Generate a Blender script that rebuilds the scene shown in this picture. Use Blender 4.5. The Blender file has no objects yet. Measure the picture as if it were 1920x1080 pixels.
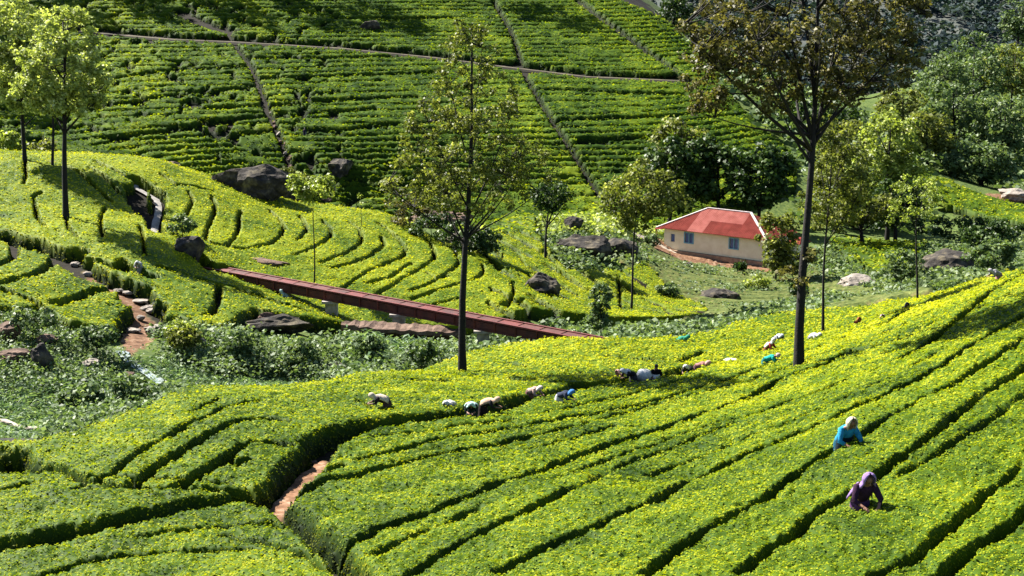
import bpy, bmesh, math, random
import numpy as np
from mathutils import Vector, Matrix

# ------------------------------------------------------------------ camera, light, exposure
FPX = 2700.0                      # focal length in pixels of a 1920 px wide frame
PITCH = math.radians(12.0)
CP, SP = math.cos(PITCH), math.sin(PITCH)
SC = bpy.context.scene
COL = SC.collection
cam_d = bpy.data.cameras.new('camera')
cam = bpy.data.objects.new('camera', cam_d)
COL.objects.link(cam)
cam_d.sensor_width = 36.0
cam_d.lens = 36.0 * FPX / 1920.0
cam_d.clip_start = 0.5
cam_d.clip_end = 5000.0
cam.location = (0, 0, 0)
cam.rotation_euler = (math.pi / 2 - PITCH, 0, 0)
SC.camera = cam

SUN_AZ = math.radians(48.0)       # left of the view direction (+Y)
SUN_EL = math.radians(43.0)
SUN_DIR = Vector((-math.sin(SUN_AZ) * math.cos(SUN_EL), math.cos(SUN_AZ) * math.cos(SUN_EL), math.sin(SUN_EL)))
sun_d = bpy.data.lights.new('sun', 'SUN')
sun_d.energy = 5.0
sun_d.angle = math.radians(0.55)
sun_d.color = (1.0, 0.95, 0.86)
sun = bpy.data.objects.new('sun', sun_d)
COL.objects.link(sun)
sun.location = (-60, 120, 150)
sun.rotation_euler = SUN_DIR.to_track_quat('Z', 'Y').to_euler()

world = bpy.data.worlds.new('World')
SC.world = world
world.use_nodes = True
wn = world.node_tree
sky = wn.nodes.new('ShaderNodeTexSky')
sky.sky_type = 'NISHITA'
sky.sun_disc = False
sky.sun_elevation = SUN_EL
sky.sun_rotation = -SUN_AZ
sky.altitude = 1500
bg = wn.nodes['Background']
bg.inputs['Strength'].default_value = 0.05
wn.links.new(sky.outputs[0], bg.inputs['Color'])

SC.view_settings.view_transform = 'Standard'
SC.view_settings.look = 'None'
SC.view_settings.exposure = 2.1
SC.view_settings.gamma = 1.0
SC.view_settings.use_curve_mapping = False
SC.render.engine = 'CYCLES'
SC.cycles.max_bounces = 5
SC.cycles.diffuse_bounces = 2
SC.cycles.glossy_bounces = 2
SC.cycles.transmission_bounces = 3
SC.cycles.transparent_max_bounces = 6

rng = np.random.default_rng(7)
random.seed(7)

# ------------------------------------------------------------------ maths helpers
def P(u, v, D):
    """Pixel of the 1920x1080 photograph and depth in metres -> place in the world."""
    u = np.asarray(u, float); v = np.asarray(v, float); D = np.asarray(D, float)
    X = D * (u - 960.0) / FPX
    up = D * (540.0 - v) / FPX
    return np.stack([X, D * CP + up * SP, -D * SP + up * CP], -1)

def proj(x, y, z):
    D = y * CP - z * SP
    up = y * SP + z * CP
    D = np.maximum(D, 1e-3)
    return 960 + FPX * x / D, 540 - FPX * up / D, D

def _hash(ix, iy, seed):
    ix = ix.astype(np.int64).astype(np.uint32); iy = iy.astype(np.int64).astype(np.uint32)
    h = ix * np.uint32(374761393) + iy * np.uint32(668265263) + np.uint32((seed * 974634777) & 0xFFFFFFFF)
    h = (h ^ (h >> np.uint32(13))) * np.uint32(1274126177)
    h = h ^ (h >> np.uint32(16))
    return h.astype(np.float64) / 4294967295.0

def vnoise(x, y, seed=0):
    x0 = np.floor(x); y0 = np.floor(y)
    fx = x - x0; fy = y - y0
    fx = fx * fx * (3 - 2 * fx); fy = fy * fy * (3 - 2 * fy)
    a = _hash(x0, y0, seed); b = _hash(x0 + 1, y0, seed)
    c = _hash(x0, y0 + 1, seed); d = _hash(x0 + 1, y0 + 1, seed)
    return (a * (1 - fx) + b * fx) * (1 - fy) + (c * (1 - fx) + d * fx) * fy

def fbm(x, y, seed=0, n=3):
    s = 0; a = 1.0; t = 0
    for i in range(n):
        s = s + a * vnoise(x * 2 ** i, y * 2 ** i, seed + i * 17); t += a; a *= 0.5
    return s / t

def sstep(a, b, x):
    t = np.clip((x - a) / (b - a), 0, 1)
    return t * t * (3 - 2 * t)

# ------------------------------------------------------------------ terrain (top of the low vegetation)
CTRL = [
 # near slope
 (2250,1080,22),(1920,1080,23.5),(1600,1080,24.5),(1300,1080,26),(1000,1080,27.5),(700,1080,29.5),(300,1080,31.5),(0,1080,32.5),(-300,1080,34),
 (1610,930,30),(1578,815,36),(1100,900,37),(1900,800,33),(1900,650,43),(2200,700,40),(1700,700,44.5),(1850,552,58),(1920,512,66),(2150,450,66),
 (1400,751,51),(1280,790,47),(1280,907,37.5),(1000,885,40),(790,965,35.5),(1498,686,57),(1250,700,60),(992,745,53),(763,785,48),(700,830,44.5),(600,905,39.5),
 (560,870,42),(0,960,37),(225,970,36),(440,930,38.5),(300,1000,35),(600,1000,34),
 (500,860,42),(540,790,47),(350,795,46.5),(200,860,42.5),(90,850,44),(180,800,47.5),(280,765,50.5),(350,729,54),(450,727,55),(560,724,55.5),(700,700,59),
 (-200,880,42),
 (866,697,62.5),(866,666,67),(1000,640,69),(1150,635,70),(1300,630,74),(1400,600,77),(1500,583,80),(1545,620,72),(1437,670,63.5),(1650,589,72),(1700,565,75),(1790,540,73),(1860,517,70),
 # stream valley
 (50,770,54),(150,760,56),(250,735,59),(100,700,59),(250,690,63),(400,690,65),(560,690,68),(600,640,72),(700,645,74),(400,640,69),(100,640,64),(0,600,66),(0,700,58),(-300,700,58),(800,645,79),(900,640,82),
 # left bank
 (0,530,73),(0,440,84),(100,575,71),(200,540,76),(280,600,72),(130,480,81),(320,480,84),(400,530,81),(480,560,80),(640,603,80),(400,600,74),(560,590,78),(-300,560,70),(-300,440,82),(360,506,84),
 # middle hill
 (0,288,103),(-300,285,104),(120,405,89),(0,380,91),(200,296,104),(300,304,105),(330,317,105),(250,400,93),(290,440,88),(440,355,106),(560,390,107),(700,402,108),(840,447,108),(500,450,95),(400,460,90),
 (640,478,95),(760,480,98),(700,548,88),(580,515,89),(860,520,94),(900,480,101),(960,550,91),(1000,600,86),(1100,612,87),(1200,605,90),(1300,600,94),(1450,572,99),
 # ground round the house
 (950,430,119),(1050,400,131),(1150,400,139),(1050,500,109),(1150,520,109),(1100,560,100),(1200,545,108),(1240,462,137),(1425,492,133),(1200,448,132),(1350,520,123),(1450,540,115),(1500,505,127),
 (1340,440,147),(1400,430,155),
 (1600,545,110),(1700,525,110),(1780,520,107),(1880,505,108),(2100,480,110),(1560,455,141),(1720,460,141),(1640,500,128),
 # right hill
 (1730,320,180),(1920,410,160),(1920,383,172),(1760,400,166),(1800,260,220),(1900,340,195),(1850,150,280),(1850,110,312),(2200,300,200),(2200,150,290),(2200,430,150),
 # far hill
 (600,402,165),(850,400,163),(1100,380,166),(300,330,161),(100,280,161),(0,200,178),(0,0,225),(-350,200,178),(-350,0,225),(430,60,215),(400,200,182),(640,0,235),(640,100,209),(640,200,186),(640,300,171),(900,0,240),
 (900,120,209),(900,250,180),(1100,138,207),(1100,260,179),(1080,0,240),(1265,140,207),(1290,260,181),(1200,0,258),(1290,60,238),(1480,292,184),(1370,225,192),(1480,340,172),(1300,360,165),
 (0,-150,255),(640,-150,268),(1000,-150,278),(-350,-150,255),
]
RAW = [(-38,132,-20),(-62,132,-17),(0,138,-24.5),(-20,128,-21.5),(22,140,-24.5),(48,245,-24),(75,235,-29),(70,270,-28),(95,326,-26),(120,328,-26),(70,326,-30),
       (0,5,-8),(-20,5,-11),(20,5,-6),(-12,15,-11.2),(13,14,-9)]
_c = np.array(CTRL, float)
_pts = np.vstack([P(_c[:, 0], _c[:, 1], _c[:, 2]), np.array(RAW, float)])

def _tps_fit(pts, lam):
    n = len(pts); s = 60.0
    xy = pts[:, :2] / s
    d = np.linalg.norm(xy[:, None] - xy[None], axis=2)
    K = np.where(d > 0, d * d * np.log(np.maximum(d, 1e-9)), 0) + lam * np.eye(n)
    Q = np.hstack([np.ones((n, 1)), xy])
    A = np.block([[K, Q], [Q.T, np.zeros((3, 3))]])
    w = np.linalg.solve(A, np.concatenate([pts[:, 2], np.zeros(3)]))
    def ev(x, y):
        sh = x.shape; x = x.ravel() / s; y = y.ravel() / s
        out = w[n] + w[n + 1] * x + w[n + 2] * y
        for i in range(n):
            r2 = (x - xy[i, 0]) ** 2 + (y - xy[i, 1]) ** 2
            out += w[i] * 0.5 * r2 * np.log(np.maximum(r2, 1e-12))
        return out.reshape(sh)
    return ev
_ev = _tps_fit(_pts, 2e-5)
GX0, GY0, GS = -150.0, 2.0, 1.0
_gx = np.arange(GX0, 170.01, GS); _gy = np.arange(GY0, 330.01, GS)
_GZ = _ev(*np.meshgrid(_gx, _gy))
_GZ = np.clip(_GZ, -40, 40)

def T(x, y):
    """height of the vegetation surface (bilinear-cubic look-up of the fitted sheet)"""
    fx = np.clip((np.asarray(x, float) - GX0) / GS, 0, len(_gx) - 1.001)
    fy = np.clip((np.asarray(y, float) - GY0) / GS, 0, len(_gy) - 1.001)
    ix = fx.astype(int); iy = fy.astype(int); a = fx - ix; b = fy - iy
    return (_GZ[iy, ix] * (1 - a) + _GZ[iy, ix + 1] * a) * (1 - b) + (_GZ[iy + 1, ix] * (1 - a) + _GZ[iy + 1, ix + 1] * a) * b

HH = 0.8                           # height of a tea hedge above the soil

def hit(u, v, d0=15.0, d1=320.0, off=0.0):
    """where the line of sight through a pixel meets the terrain between two depths"""
    D = np.linspace(d0, d1, int((d1 - d0) / 0.4) + 2)
    p = P(u, v, D)
    g = p[:, 2] - (T(p[:, 0], p[:, 1]) + off)
    k = np.where((g[:-1] > 0) & (g[1:] <= 0))[0]
    if len(k):
        k = k[0]; t = g[k] / (g[k] - g[k + 1]); Dh = D[k] + t * (D[k + 1] - D[k])
    else:
        Dh = D[np.argmin(np.abs(g))]
    q = P(u, v, Dh)
    return np.array([q[0], q[1], float(T(q[0], q[1])) + off]), float(Dh)

# ------------------------------------------------------------------ material helpers
MATS = {}
def new_mat(name):
    m = bpy.data.materials.new(name); m.use_nodes = True
    nt = m.node_tree
    return m, nt, nt.nodes['Principled BSDF'], nt.nodes['Material Output']

def ramp_node(nt, stops, fac=None, interp='LINEAR'):
    r = nt.nodes.new('ShaderNodeValToRGB'); r.color_ramp.interpolation = interp
    while len(r.color_ramp.elements) < len(stops): r.color_ramp.elements.new(0.5)
    for e, (p, c) in zip(r.color_ramp.elements, stops):
        e.position = p; e.color = (c[0], c[1], c[2], 1)
    if fac is not None: nt.links.new(fac, r.inputs['Fac'])
    return r

def noise_node(nt, scale, detail=4, rough=0.6, coord='Object', dist=0.0):
    tc = nt.nodes.new('ShaderNodeTexCoord'); n = nt.nodes.new('ShaderNodeTexNoise')
    n.inputs['Scale'].default_value = scale; n.inputs['Detail'].default_value = detail
    n.inputs['Roughness'].default_value = rough; n.inputs['Distortion'].default_value = dist
    nt.links.new(tc.outputs[coord], n.inputs['Vector'])
    return n

def solid_mat(name, c1, c2, scale=6.0, rough=0.8, bump=0.3, detail=5, spec=0.3, metallic=0.0, stops=None):
    m, nt, b, out = new_mat(name)
    n = noise_node(nt, scale, detail)
    r = ramp_node(nt, stops or [(0.3, c1), (0.7, c2)], n.outputs['Fac'])
    nt.links.new(r.outputs[0], b.inputs['Base Color'])
    b.inputs['Roughness'].default_value = rough; b.inputs['Specular IOR Level'].default_value = spec
    b.inputs['Metallic'].default_value = metallic
    if bump:
        bp = nt.nodes.new('ShaderNodeBump'); bp.inputs['Strength'].default_value = bump; bp.inputs['Distance'].default_value = 0.3 / scale
        nt.links.new(n.outputs['Fac'], bp.inputs['Height']); nt.links.new(bp.outputs[0], b.inputs['Normal'])
    return m

def leaf_mat(name, stops, trans=0.35, trans_gain=1.5, rough=0.6, attr='leaf_tone', spec=0.15, flush_shade=None, patch=0.0):
    """leaves: colour by each leaf's own tone value (attribute), part of the light passes through"""
    m, nt, b, out = new_mat(name)
    a = nt.nodes.new('ShaderNodeAttribute'); a.attribute_name = attr
    fac = a.outputs['Fac']
    if patch:
        n = noise_node(nt, 0.12, 3, 0.6)
        ma = nt.nodes.new('ShaderNodeMath'); ma.operation = 'MULTIPLY_ADD'; ma.use_clamp = True
        sb = nt.nodes.new('ShaderNodeMath'); sb.operation = 'SUBTRACT'; sb.inputs[1].default_value = 0.5
        nt.links.new(n.outputs['Fac'], sb.inputs[0]); nt.links.new(sb.outputs[0], ma.inputs[0])
        ma.inputs[1].default_value = patch; nt.links.new(fac, ma.inputs[2]); fac = ma.outputs[0]
    r = ramp_node(nt, stops, fac)
    col = r.outputs[0]
    if flush_shade:                       # older leaves low on the bush, with shade of the gaps in their colour
        f = nt.nodes.new('ShaderNodeAttribute'); f.attribute_name = 'flush_shade'
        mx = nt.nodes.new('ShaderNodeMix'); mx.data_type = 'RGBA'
        nt.links.new(f.outputs['Fac'], mx.inputs[0]); mx.inputs[6].default_value = (*flush_shade, 1); nt.links.new(col, mx.inputs[7])
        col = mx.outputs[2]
    nt.links.new(col, b.inputs['Base Color'])
    b.inputs['Roughness'].default_value = rough; b.inputs['Specular IOR Level'].default_value = spec
    tr = nt.nodes.new('ShaderNodeBsdfTranslucent')
    g = nt.nodes.new('ShaderNodeMix'); g.data_type = 'RGBA'; g.blend_type = 'MULTIPLY'; g.inputs[0].default_value = 1
    nt.links.new(col, g.inputs[6]); g.inputs[7].default_value = (trans_gain * 0.98, trans_gain, trans_gain * 0.45, 1)
    nt.links.new(g.outputs[2], tr.inputs['Color'])
    ms = nt.nodes.new('ShaderNodeMixShader'); ms.inputs[0].default_value = trans
    nt.links.new(b.outputs[0], ms.inputs[1]); nt.links.new(tr.outputs[0], ms.inputs[2])
    nt.links.new(ms.outputs[0], out.inputs['Surface'])
    return m

# ------------------------------------------------------------------ object helpers
def mesh_np(name, verts, quads, mats, midx=None, attrs=None, smooth=None, tris=None):
    """verts Nx3, quads Mx4 -> mesh"""
    me = bpy.data.meshes.new(name)
    verts = np.asarray(verts, np.float32).reshape(-1, 3)
    faces = []; 
    q = np.asarray(quads, np.int32).reshape(-1, 4) if quads is not None and len(quads) else np.zeros((0, 4), np.int32)
    t = np.asarray(tris, np.int32).reshape(-1, 3) if tris is not None and len(tris) else np.zeros((0, 3), np.int32)
    nq, ntr = len(q), len(t)
    me.vertices.add(len(verts)); me.vertices.foreach_set('co', verts.ravel())
    me.loops.add(nq * 4 + ntr * 3)
    me.loops.foreach_set('vertex_index', np.concatenate([q.ravel(), t.ravel()]).astype(np.int32))
    me.polygons.add(nq + ntr)
    ls = np.concatenate([np.arange(nq) * 4, nq * 4 + np.arange(ntr) * 3]).astype(np.int32)
    me.polygons.foreach_set('loop_start', ls)
    for m in mats: me.materials.append(m)
    if midx is not None: me.polygons.foreach_set('material_index', np.asarray(midx, np.int32))
    if smooth is not None:
        s = np.full(nq + ntr, smooth, bool) if isinstance(smooth, bool) else np.asarray(smooth, bool)
        me.polygons.foreach_set('use_smooth', s)
    for k, a in (attrs or {}).items():
        at = me.attributes.new(k, 'FLOAT', 'POINT'); at.data.foreach_set('value', np.asarray(a, np.float32))
    me.update(calc_edges=True)
    return me

def link(name, me, parent=None):
    o = bpy.data.objects.new(name, me); COL.objects.link(o)
    if parent is not None: o.parent = parent
    return o

def tag(o, label=None, cat=None, group=None, kind=None):
    if label: o['label'] = label
    if cat: o['category'] = cat
    if group: o['group'] = group
    if kind: o['kind'] = kind
    return o

def empty(name, loc, label, cat, group=None, rz=0.0):
    o = bpy.data.objects.new(name, None); COL.objects.link(o)
    o.location = loc; o.rotation_euler = (0, 0, rz); o.empty_display_size = 0.3
    return tag(o, label, cat, group)

class MB:
    """collects simple solids into one mesh"""
    def __init__(s): s.v = []; s.f = []
    def add(s, v, f):
        n = len(s.v); s.v += [tuple(map(float, p)) for p in v]; s.f += [tuple(i + n for i in q) for q in f]
    def box(s, c, d, rz=0.0, mat=None):
        x, y, z = d[0] / 2, d[1] / 2, d[2] / 2
        M = Matrix.Translation(c) @ Matrix.Rotation(rz, 4, 'Z')
        if mat is not None: M = mat @ M
        vs = [M @ Vector((a * x, b * y, e * z)) for e in (-1, 1) for a, b in ((-1, -1), (1, -1), (1, 1), (-1, 1))]
        s.add(vs, [(0, 3, 2, 1), (4, 5, 6, 7), (0, 1, 5, 4), (1, 2, 6, 5), (2, 3, 7, 6), (3, 0, 4, 7)])
    def bar(s, a, b, w, h=None):
        a = Vector(a); b = Vector(b); h = h or w; d = (b - a).normalized()
        up = Vector((0, 0, 1)) if abs(d.z) < 0.95 else Vector((1, 0, 0))
        r = d.cross(up).normalized(); n = r.cross(d)
        vs = [p + r * (i * w / 2) + n * (j * h / 2) for p in (a, b) for i, j in ((-1, -1), (1, -1), (1, 1), (-1, 1))]
        s.add(vs, [(0, 1, 2, 3), (7, 6, 5, 4), (0, 4, 5, 1), (1, 5, 6, 2), (2, 6, 7, 3), (3, 7, 4, 0)])
    def tube(s, pts, rad, n=8, cap=True):
        pts = [Vector(p) for p in pts]; base = len(s.v); rings = []
        ref = Vector((0.3, 1, 0.1)).normalized()
        for i, p in enumerate(pts):
            d = (pts[min(i + 1, len(pts) - 1)] - pts[max(i - 1, 0)])
            d = d.normalized() if d.length > 1e-6 else Vector((0, 0, 1))
            r = d.cross(ref)
            if r.length < 0.05: r = d.cross(Vector((1, 0, 0)))
            r.normalize(); q = r.cross(d)
            R = rad[i] if hasattr(rad, '__len__') else rad
            rings.append([tuple(p + r * (R * math.cos(2 * math.pi * k / n)) + q * (R * math.sin(2 * math.pi * k / n))) for k in range(n)])
        v = [x for r in rings for x in r]; f = []
        for i in range(len(pts) - 1):
            for k in range(n):
                a = i * n + k; b = i * n + (k + 1) % n
                f.append((a, b, b + n, a + n))
        if cap:
            f.append(tuple(range(n))[::-1]); f.append(tuple((len(pts) - 1) * n + k for k in range(n)))
        s.add(v, f)
    def loft(s, rings):
        n = len(rings[0]); v = [p for r in rings for p in r]; f = []
        for i in range(len(rings) - 1):
            for k in range(n):
                a = i * n + k; b = i * n + (k + 1) % n
                f.append((a, b, b + n, a + n))
        s.add(v, f)
    def build(s, name, mat, parent=None, smooth=False):
        me = bpy.data.meshes.new(name); me.from_pydata(s.v, [], s.f)
        if mat: me.materials.append(mat)
        if smooth: me.polygons.foreach_set('use_smooth', [True] * len(me.polygons))
        me.update()
        return link(name, me, parent)

def inpoly(u, v, poly):
    poly = np.asarray(poly, float); r = np.zeros(np.shape(u), bool)
    n = len(poly)
    for i in range(n):
        x1, y1 = poly[i]; x2, y2 = poly[(i + 1) % n]
        if y1 == y2: continue
        c = ((y1 > v) != (y2 > v)) & (u < (x2 - x1) * (v - y1) / (y2 - y1) + x1)
        r ^= c
    return r

def leaf_quads(c, nrm, size, aspect=0.45, yaw=None, fold=0.18):
    """one folded leaf per centre: 4 vertices each"""
    n = len(c)
    a = rng.uniform(0, 2 * np.pi, n) if yaw is None else yaw
    ref = np.stack([np.cos(a), np.sin(a), np.zeros(n)], 1)
    nrm = nrm / np.linalg.norm(nrm, axis=1, keepdims=True)
    t = ref - nrm * (ref * nrm).sum(1, keepdims=True)
    t /= np.maximum(np.linalg.norm(t, axis=1, keepdims=True), 1e-6)
    b = np.cross(nrm, t)
    s = np.asarray(size).reshape(-1, 1) * np.ones((n, 1))
    v0 = c - t * s * 0.5; v2 = c + t * s * 0.5
    v1 = c + b * s * aspect + nrm * s * fold; v3 = c - b * s * aspect + nrm * s * fold
    V = np.stack([v0, v1, v2, v3], 1).reshape(-1, 3)
    return V, np.arange(n * 4).reshape(n, 4)

# ------------------------------------------------------------------ materials
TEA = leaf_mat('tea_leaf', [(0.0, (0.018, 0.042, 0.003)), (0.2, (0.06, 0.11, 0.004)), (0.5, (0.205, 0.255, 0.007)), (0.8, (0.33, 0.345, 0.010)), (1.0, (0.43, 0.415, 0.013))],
               trans=0.36, trans_gain=1.25, rough=0.65, flush_shade=(0.009, 0.018, 0.004), patch=0.6, spec=0.08)
TEA_FAR = leaf_mat('tea_leaf_far', [(0.0, (0.02, 0.05, 0.004)), (0.3, (0.075, 0.13, 0.007)), (0.65, (0.185, 0.235, 0.009)), (1.0, (0.34, 0.365, 0.013))],
               trans=0.4, trans_gain=1.3, rough=0.7, flush_shade=(0.008, 0.015, 0.004), patch=1.1, spec=0.05)
ROCK = solid_mat('rock', (0.05, 0.042, 0.038), (0.20, 0.17, 0.15), 2.2, 0.9, 0.8, 8)
ROCK_PALE = solid_mat('pale_rock', (0.09, 0.075, 0.06), (0.30, 0.26, 0.22), 3.0, 0.9, 0.6, 8)
SOILP = solid_mat('path_soil', (0.20, 0.10, 0.05), (0.48, 0.35, 0.26), 2.5, 0.95, 0.5, 8)
BARK = solid_mat('bark', (0.003, 0.0025, 0.002), (0.013, 0.010, 0.008), 9.0, 0.9, 0.8, 6)

# ------------------------------------------------------------------ plan of the tea garden (lines and plots as seen in the photograph)
CREST_U = [-400, 60, 180, 280, 350, 450, 560, 700, 866, 1000, 1150, 1300, 1400, 1500, 1600, 1700, 1790, 1860, 1920, 2300]
CREST_D = [48, 46, 48, 51, 54.5, 55.5, 56, 60, 67.5, 69.5, 70.5, 74.5, 77.5, 80.5, 78, 77, 74, 71, 67.5, 63]
CD = [(-400, 1110), (0, 1020), (100, 1003), (225, 970), (350, 947), (440, 932), (516, 938)]
BC = [(-400, 850), (0, 862), (45, 864), (90, 868), (125, 880), (155, 898), (215, 912), (300, 914), (430, 917), (500, 925)]
AD = [(516, 938), (560, 972), (600, 1003), (640, 1045), (675, 1085), (730, 1160)]
E0 = [(600, 828), (640, 806), (680, 797), (763, 784), (867, 773), (930, 761), (992, 744), (1045, 734), (1095, 722), (1164, 715), (1220, 705), (1258, 701), (1312, 686)]
RAVINE = [(582, 836), (560, 850), (544, 868), (526, 888), (506, 910), (470, 932), (488, 946), (516, 943), (545, 915), (573, 897), (604, 861), (616, 840), (622, 826), (600, 822)]
A0 = [(560, 905), (600, 888), (640, 872), (730, 845), (860, 818), (1000, 795), (1060, 782), (1129, 772), (1206, 757), (1266, 740), (1325, 722), (1379, 706), (1418, 691), (1480, 668), (1560, 642), (1657, 605), (1717, 573), (1800, 540)]
A1 = [(530, 935), (600, 905), (655, 893), (740, 870), (830, 850), (920, 835), (990, 820), (1090, 795), (1160, 775), (1280, 745), (1400, 715), (1500, 680), (1600, 640), (1692, 609), (1780, 570)]
M1 = [(640, 1025), (675, 1010), (725, 985), (790, 965), (865, 935), (920, 912), (1000, 885), (1070, 860), (1140, 835), (1215, 810), (1280, 790), (1325, 772), (1380, 755), (1420, 737), (1455, 715), (1495, 700), (1550, 680), (1590, 660), (1630, 652), (1740, 610), (1840, 560), (1920, 510)]
M15 = [(700, 1040), (790, 1000), (870, 965), (990, 915), (1070, 885), (1150, 858), (1250, 825), (1330, 798), (1440, 767), (1500, 745)]
M2 = [(700, 1110), (775, 1075), (845, 1030), (925, 985), (990, 955), (1065, 920), (1170, 870), (1280, 830), (1355, 800), (1440, 767), (1500, 745), (1580, 715), (1620, 700), (1680, 675), (1730, 650), (1780, 610), (1810, 585), (1860, 545), (1920, 512)]
M3 = [(940, 1070), (1010, 1030), (1080, 1000), (1160, 965), (1225, 940), (1280, 907), (1320, 892), (1380, 860), (1465, 825), (1560, 785), (1620, 755), (1675, 732), (1730, 705), (1780, 675), (1830, 640), (1920, 592)]
M4 = [(1210, 1075), (1280, 1020), (1310, 1000), (1360, 975), (1430, 935), (1495, 885), (1550, 850), (1605, 820), (1660, 785), (1730, 745), (1785, 720), (1920, 635)]
M5 = [(1390, 1075), (1450, 1020), (1500, 990), (1540, 955), (1570, 940), (1635, 900), (1670, 870), (1715, 840), (1780, 790), (1800, 770), (1835, 745), (1920, 690)]
M6 = [(1560, 1120), (1655, 1070), (1705, 1050), (1760, 1005), (1800, 970), (1855, 925), (1920, 870)]
M7 = [(1700, 1130), (1770, 1075), (1825, 1030), (1870, 1000), (1920, 965)]
FIELD = [M7, M6, M5, M4, M3, M2, M15[:7] + M1[-6:], M1, A1, A0]        # from the lower right corner upwards
B1 = [(150, 915), (220, 880), (235, 867), (280, 835), (320, 817), (350, 795), (395, 775), (425, 760), (490, 752), (600, 735), (742, 712), (840, 714), (888, 703), (980, 714), (1076, 718)]
B2 = [(240, 912), (270, 890), (300, 870), (340, 845), (370, 825), (400, 807), (450, 787), (500, 783), (540, 787)]
B3 = [(330, 912), (380, 885), (420, 860), (460, 830), (505, 827), (540, 832)]
U0 = [(360, 765), (420, 745), (560, 735), (700, 690), (860, 672), (1000, 664), (1143, 667), (1264, 681), (1318, 662), (1420, 628)]
D1 = [(-100, 1085), (130, 1030), (260, 1004), (360, 992), (410, 986), (505, 980), (560, 990), (620, 1030)]
D2 = [(60, 1085), (160, 1055), (250, 1040), (320, 1034), (450, 1026), (560, 1035), (640, 1075)]
C1 = [(-100, 935), (60, 905), (190, 890), (330, 893), (430, 905)]

def fn(line, u):
    l = np.array(sorted(line), float)
    r = np.interp(u, l[:, 0], l[:, 1])
    s0 = (l[1, 1] - l[0, 1]) / (l[1, 0] - l[0, 0]); s1 = (l[-1, 1] - l[-2, 1]) / (l[-1, 0] - l[-2, 0])
    s0 = np.clip(s0, -0.8, 0.8); s1 = np.clip(s1, -0.8, 0.8)
    r = np.where(u < l[0, 0], l[0, 1] + (u - l[0, 0]) * s0, r)
    return np.where(u > l[-1, 0], l[-1, 1] + (u - l[-1, 0]) * s1, r)

E1 = [(-200, 410), (0, 440), (21, 446), (52, 452), (73, 461), (94, 469), (117, 474), (142, 471)]
STEPS = [(128, 484), (152, 500), (177, 517), (208, 523), (229, 532), (250, 540), (256, 561), (276, 569), (275, 586), (258, 602), (254, 625)]
E2L = [(-60, 505), (0, 496), (25, 482), (29, 465), (21, 450)]
E3 = [(-60, 535), (0, 530), (31, 521), (69, 511), (87, 500), (106, 480)]
E4 = [(104, 569), (125, 563), (156, 552), (183, 544), (212, 542)]
E5 = [(-60, 530), (0, 538), (21, 548), (42, 555), (69, 569), (95, 585)]
E6 = [(300, 500), (321, 507), (365, 519), (410, 531), (443, 540), (470, 551), (490, 554), (527, 567), (575, 582)]
E7 = [(412, 531), (408, 567), (398, 583)]
F = {
 1: [(46, 300), (49, 327), (44, 344)], 2: [(77, 359), (62, 369), (67, 386), (69, 405), (83, 423)],
 3: [(123, 311), (146, 321), (173, 344), (187, 357), (208, 377)], 4: [(167, 313), (194, 330), (208, 344), (225, 363)],
 5: [(177, 302), (219, 321), (240, 334)], 6: [(196, 390), (189, 405), (189, 423), (194, 444)], 7: [(123, 407), (129, 427), (146, 444)],
 8: [(262, 422), (268, 440), (270, 475)], 9: [(300, 325), (330, 345), (360, 349), (400, 358)],
 10: [(352, 359), (362, 375), (354, 390), (348, 407)],
 11: [(395, 367), (403, 382), (401, 402), (390, 423), (384, 448)], 12: [(451, 394), (448, 407), (447, 427), (438, 446), (424, 461)],
 13: [(505, 394), (526, 411), (533, 427), (526, 442), (505, 457), (465, 466)], 14: [(384, 448), (400, 457), (424, 461), (465, 466)],
 15: [(561, 405), (574, 419), (574, 434), (557, 449)], 16: [(605, 413), (620, 427), (620, 444), (592, 461), (550, 479)],
 17: [(651, 414), (676, 431), (679, 450), (668, 463), (640, 478), (600, 492)], 18: [(715, 443), (721, 458), (696, 478), (659, 493), (622, 502)],
 19: [(709, 418), (728, 429), (749, 448), (762, 469), (753, 482), (725, 493), (696, 505), (668, 522), (640, 542)],
 20: [(800, 450), (813, 465), (815, 482), (800, 495), (772, 512), (730, 538), (700, 556)], 21: [(845, 462), (862, 488), (852, 503), (820, 522), (798, 510)],
 22: [(905, 495), (907, 508), (897, 520), (880, 525), (847, 535), (809, 548), (771, 560)], 23: [(961, 527), (963, 548), (950, 573)],
 24: [(687, 531), (730, 520), (772, 492)], 25: [(886, 467), (927, 490), (948, 502), (990, 510), (1030, 520)],
 26: [(918, 435), (950, 458), (975, 478), (988, 501)], 27: [(909, 424), (960, 439), (988, 460)], 28: [(882, 465), (941, 499), (990, 525)],
 29: [(1021, 450), (1025, 475), (1052, 506), (1084, 529)], 30: [(860, 560), (800, 575), (760, 590)], 31: [(940, 570), (985, 560), (1040, 580), (1090, 590)],
 32: [(1160, 515), (1162, 550), (1165, 580)], 33: [(1205, 560), (1240, 572), (1260, 590)], 34: [(1100, 540), (1130, 545), (1180, 560)],
 35: [(940, 445), (985, 465), (1040, 470)], 36: [(1010, 560), (1050, 585), (1070, 600)], 37: [(770, 545), (800, 535), (840, 515)],
}
MIDPATH = [(252, 334), (268, 343), (292, 357), (297, 369), (295, 385), (291, 400), (287, 422), (296, 432)]
SEPF = [F[11], F[12], F[13], F[16], F[17], F[19], F[20], F[22]]

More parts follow.
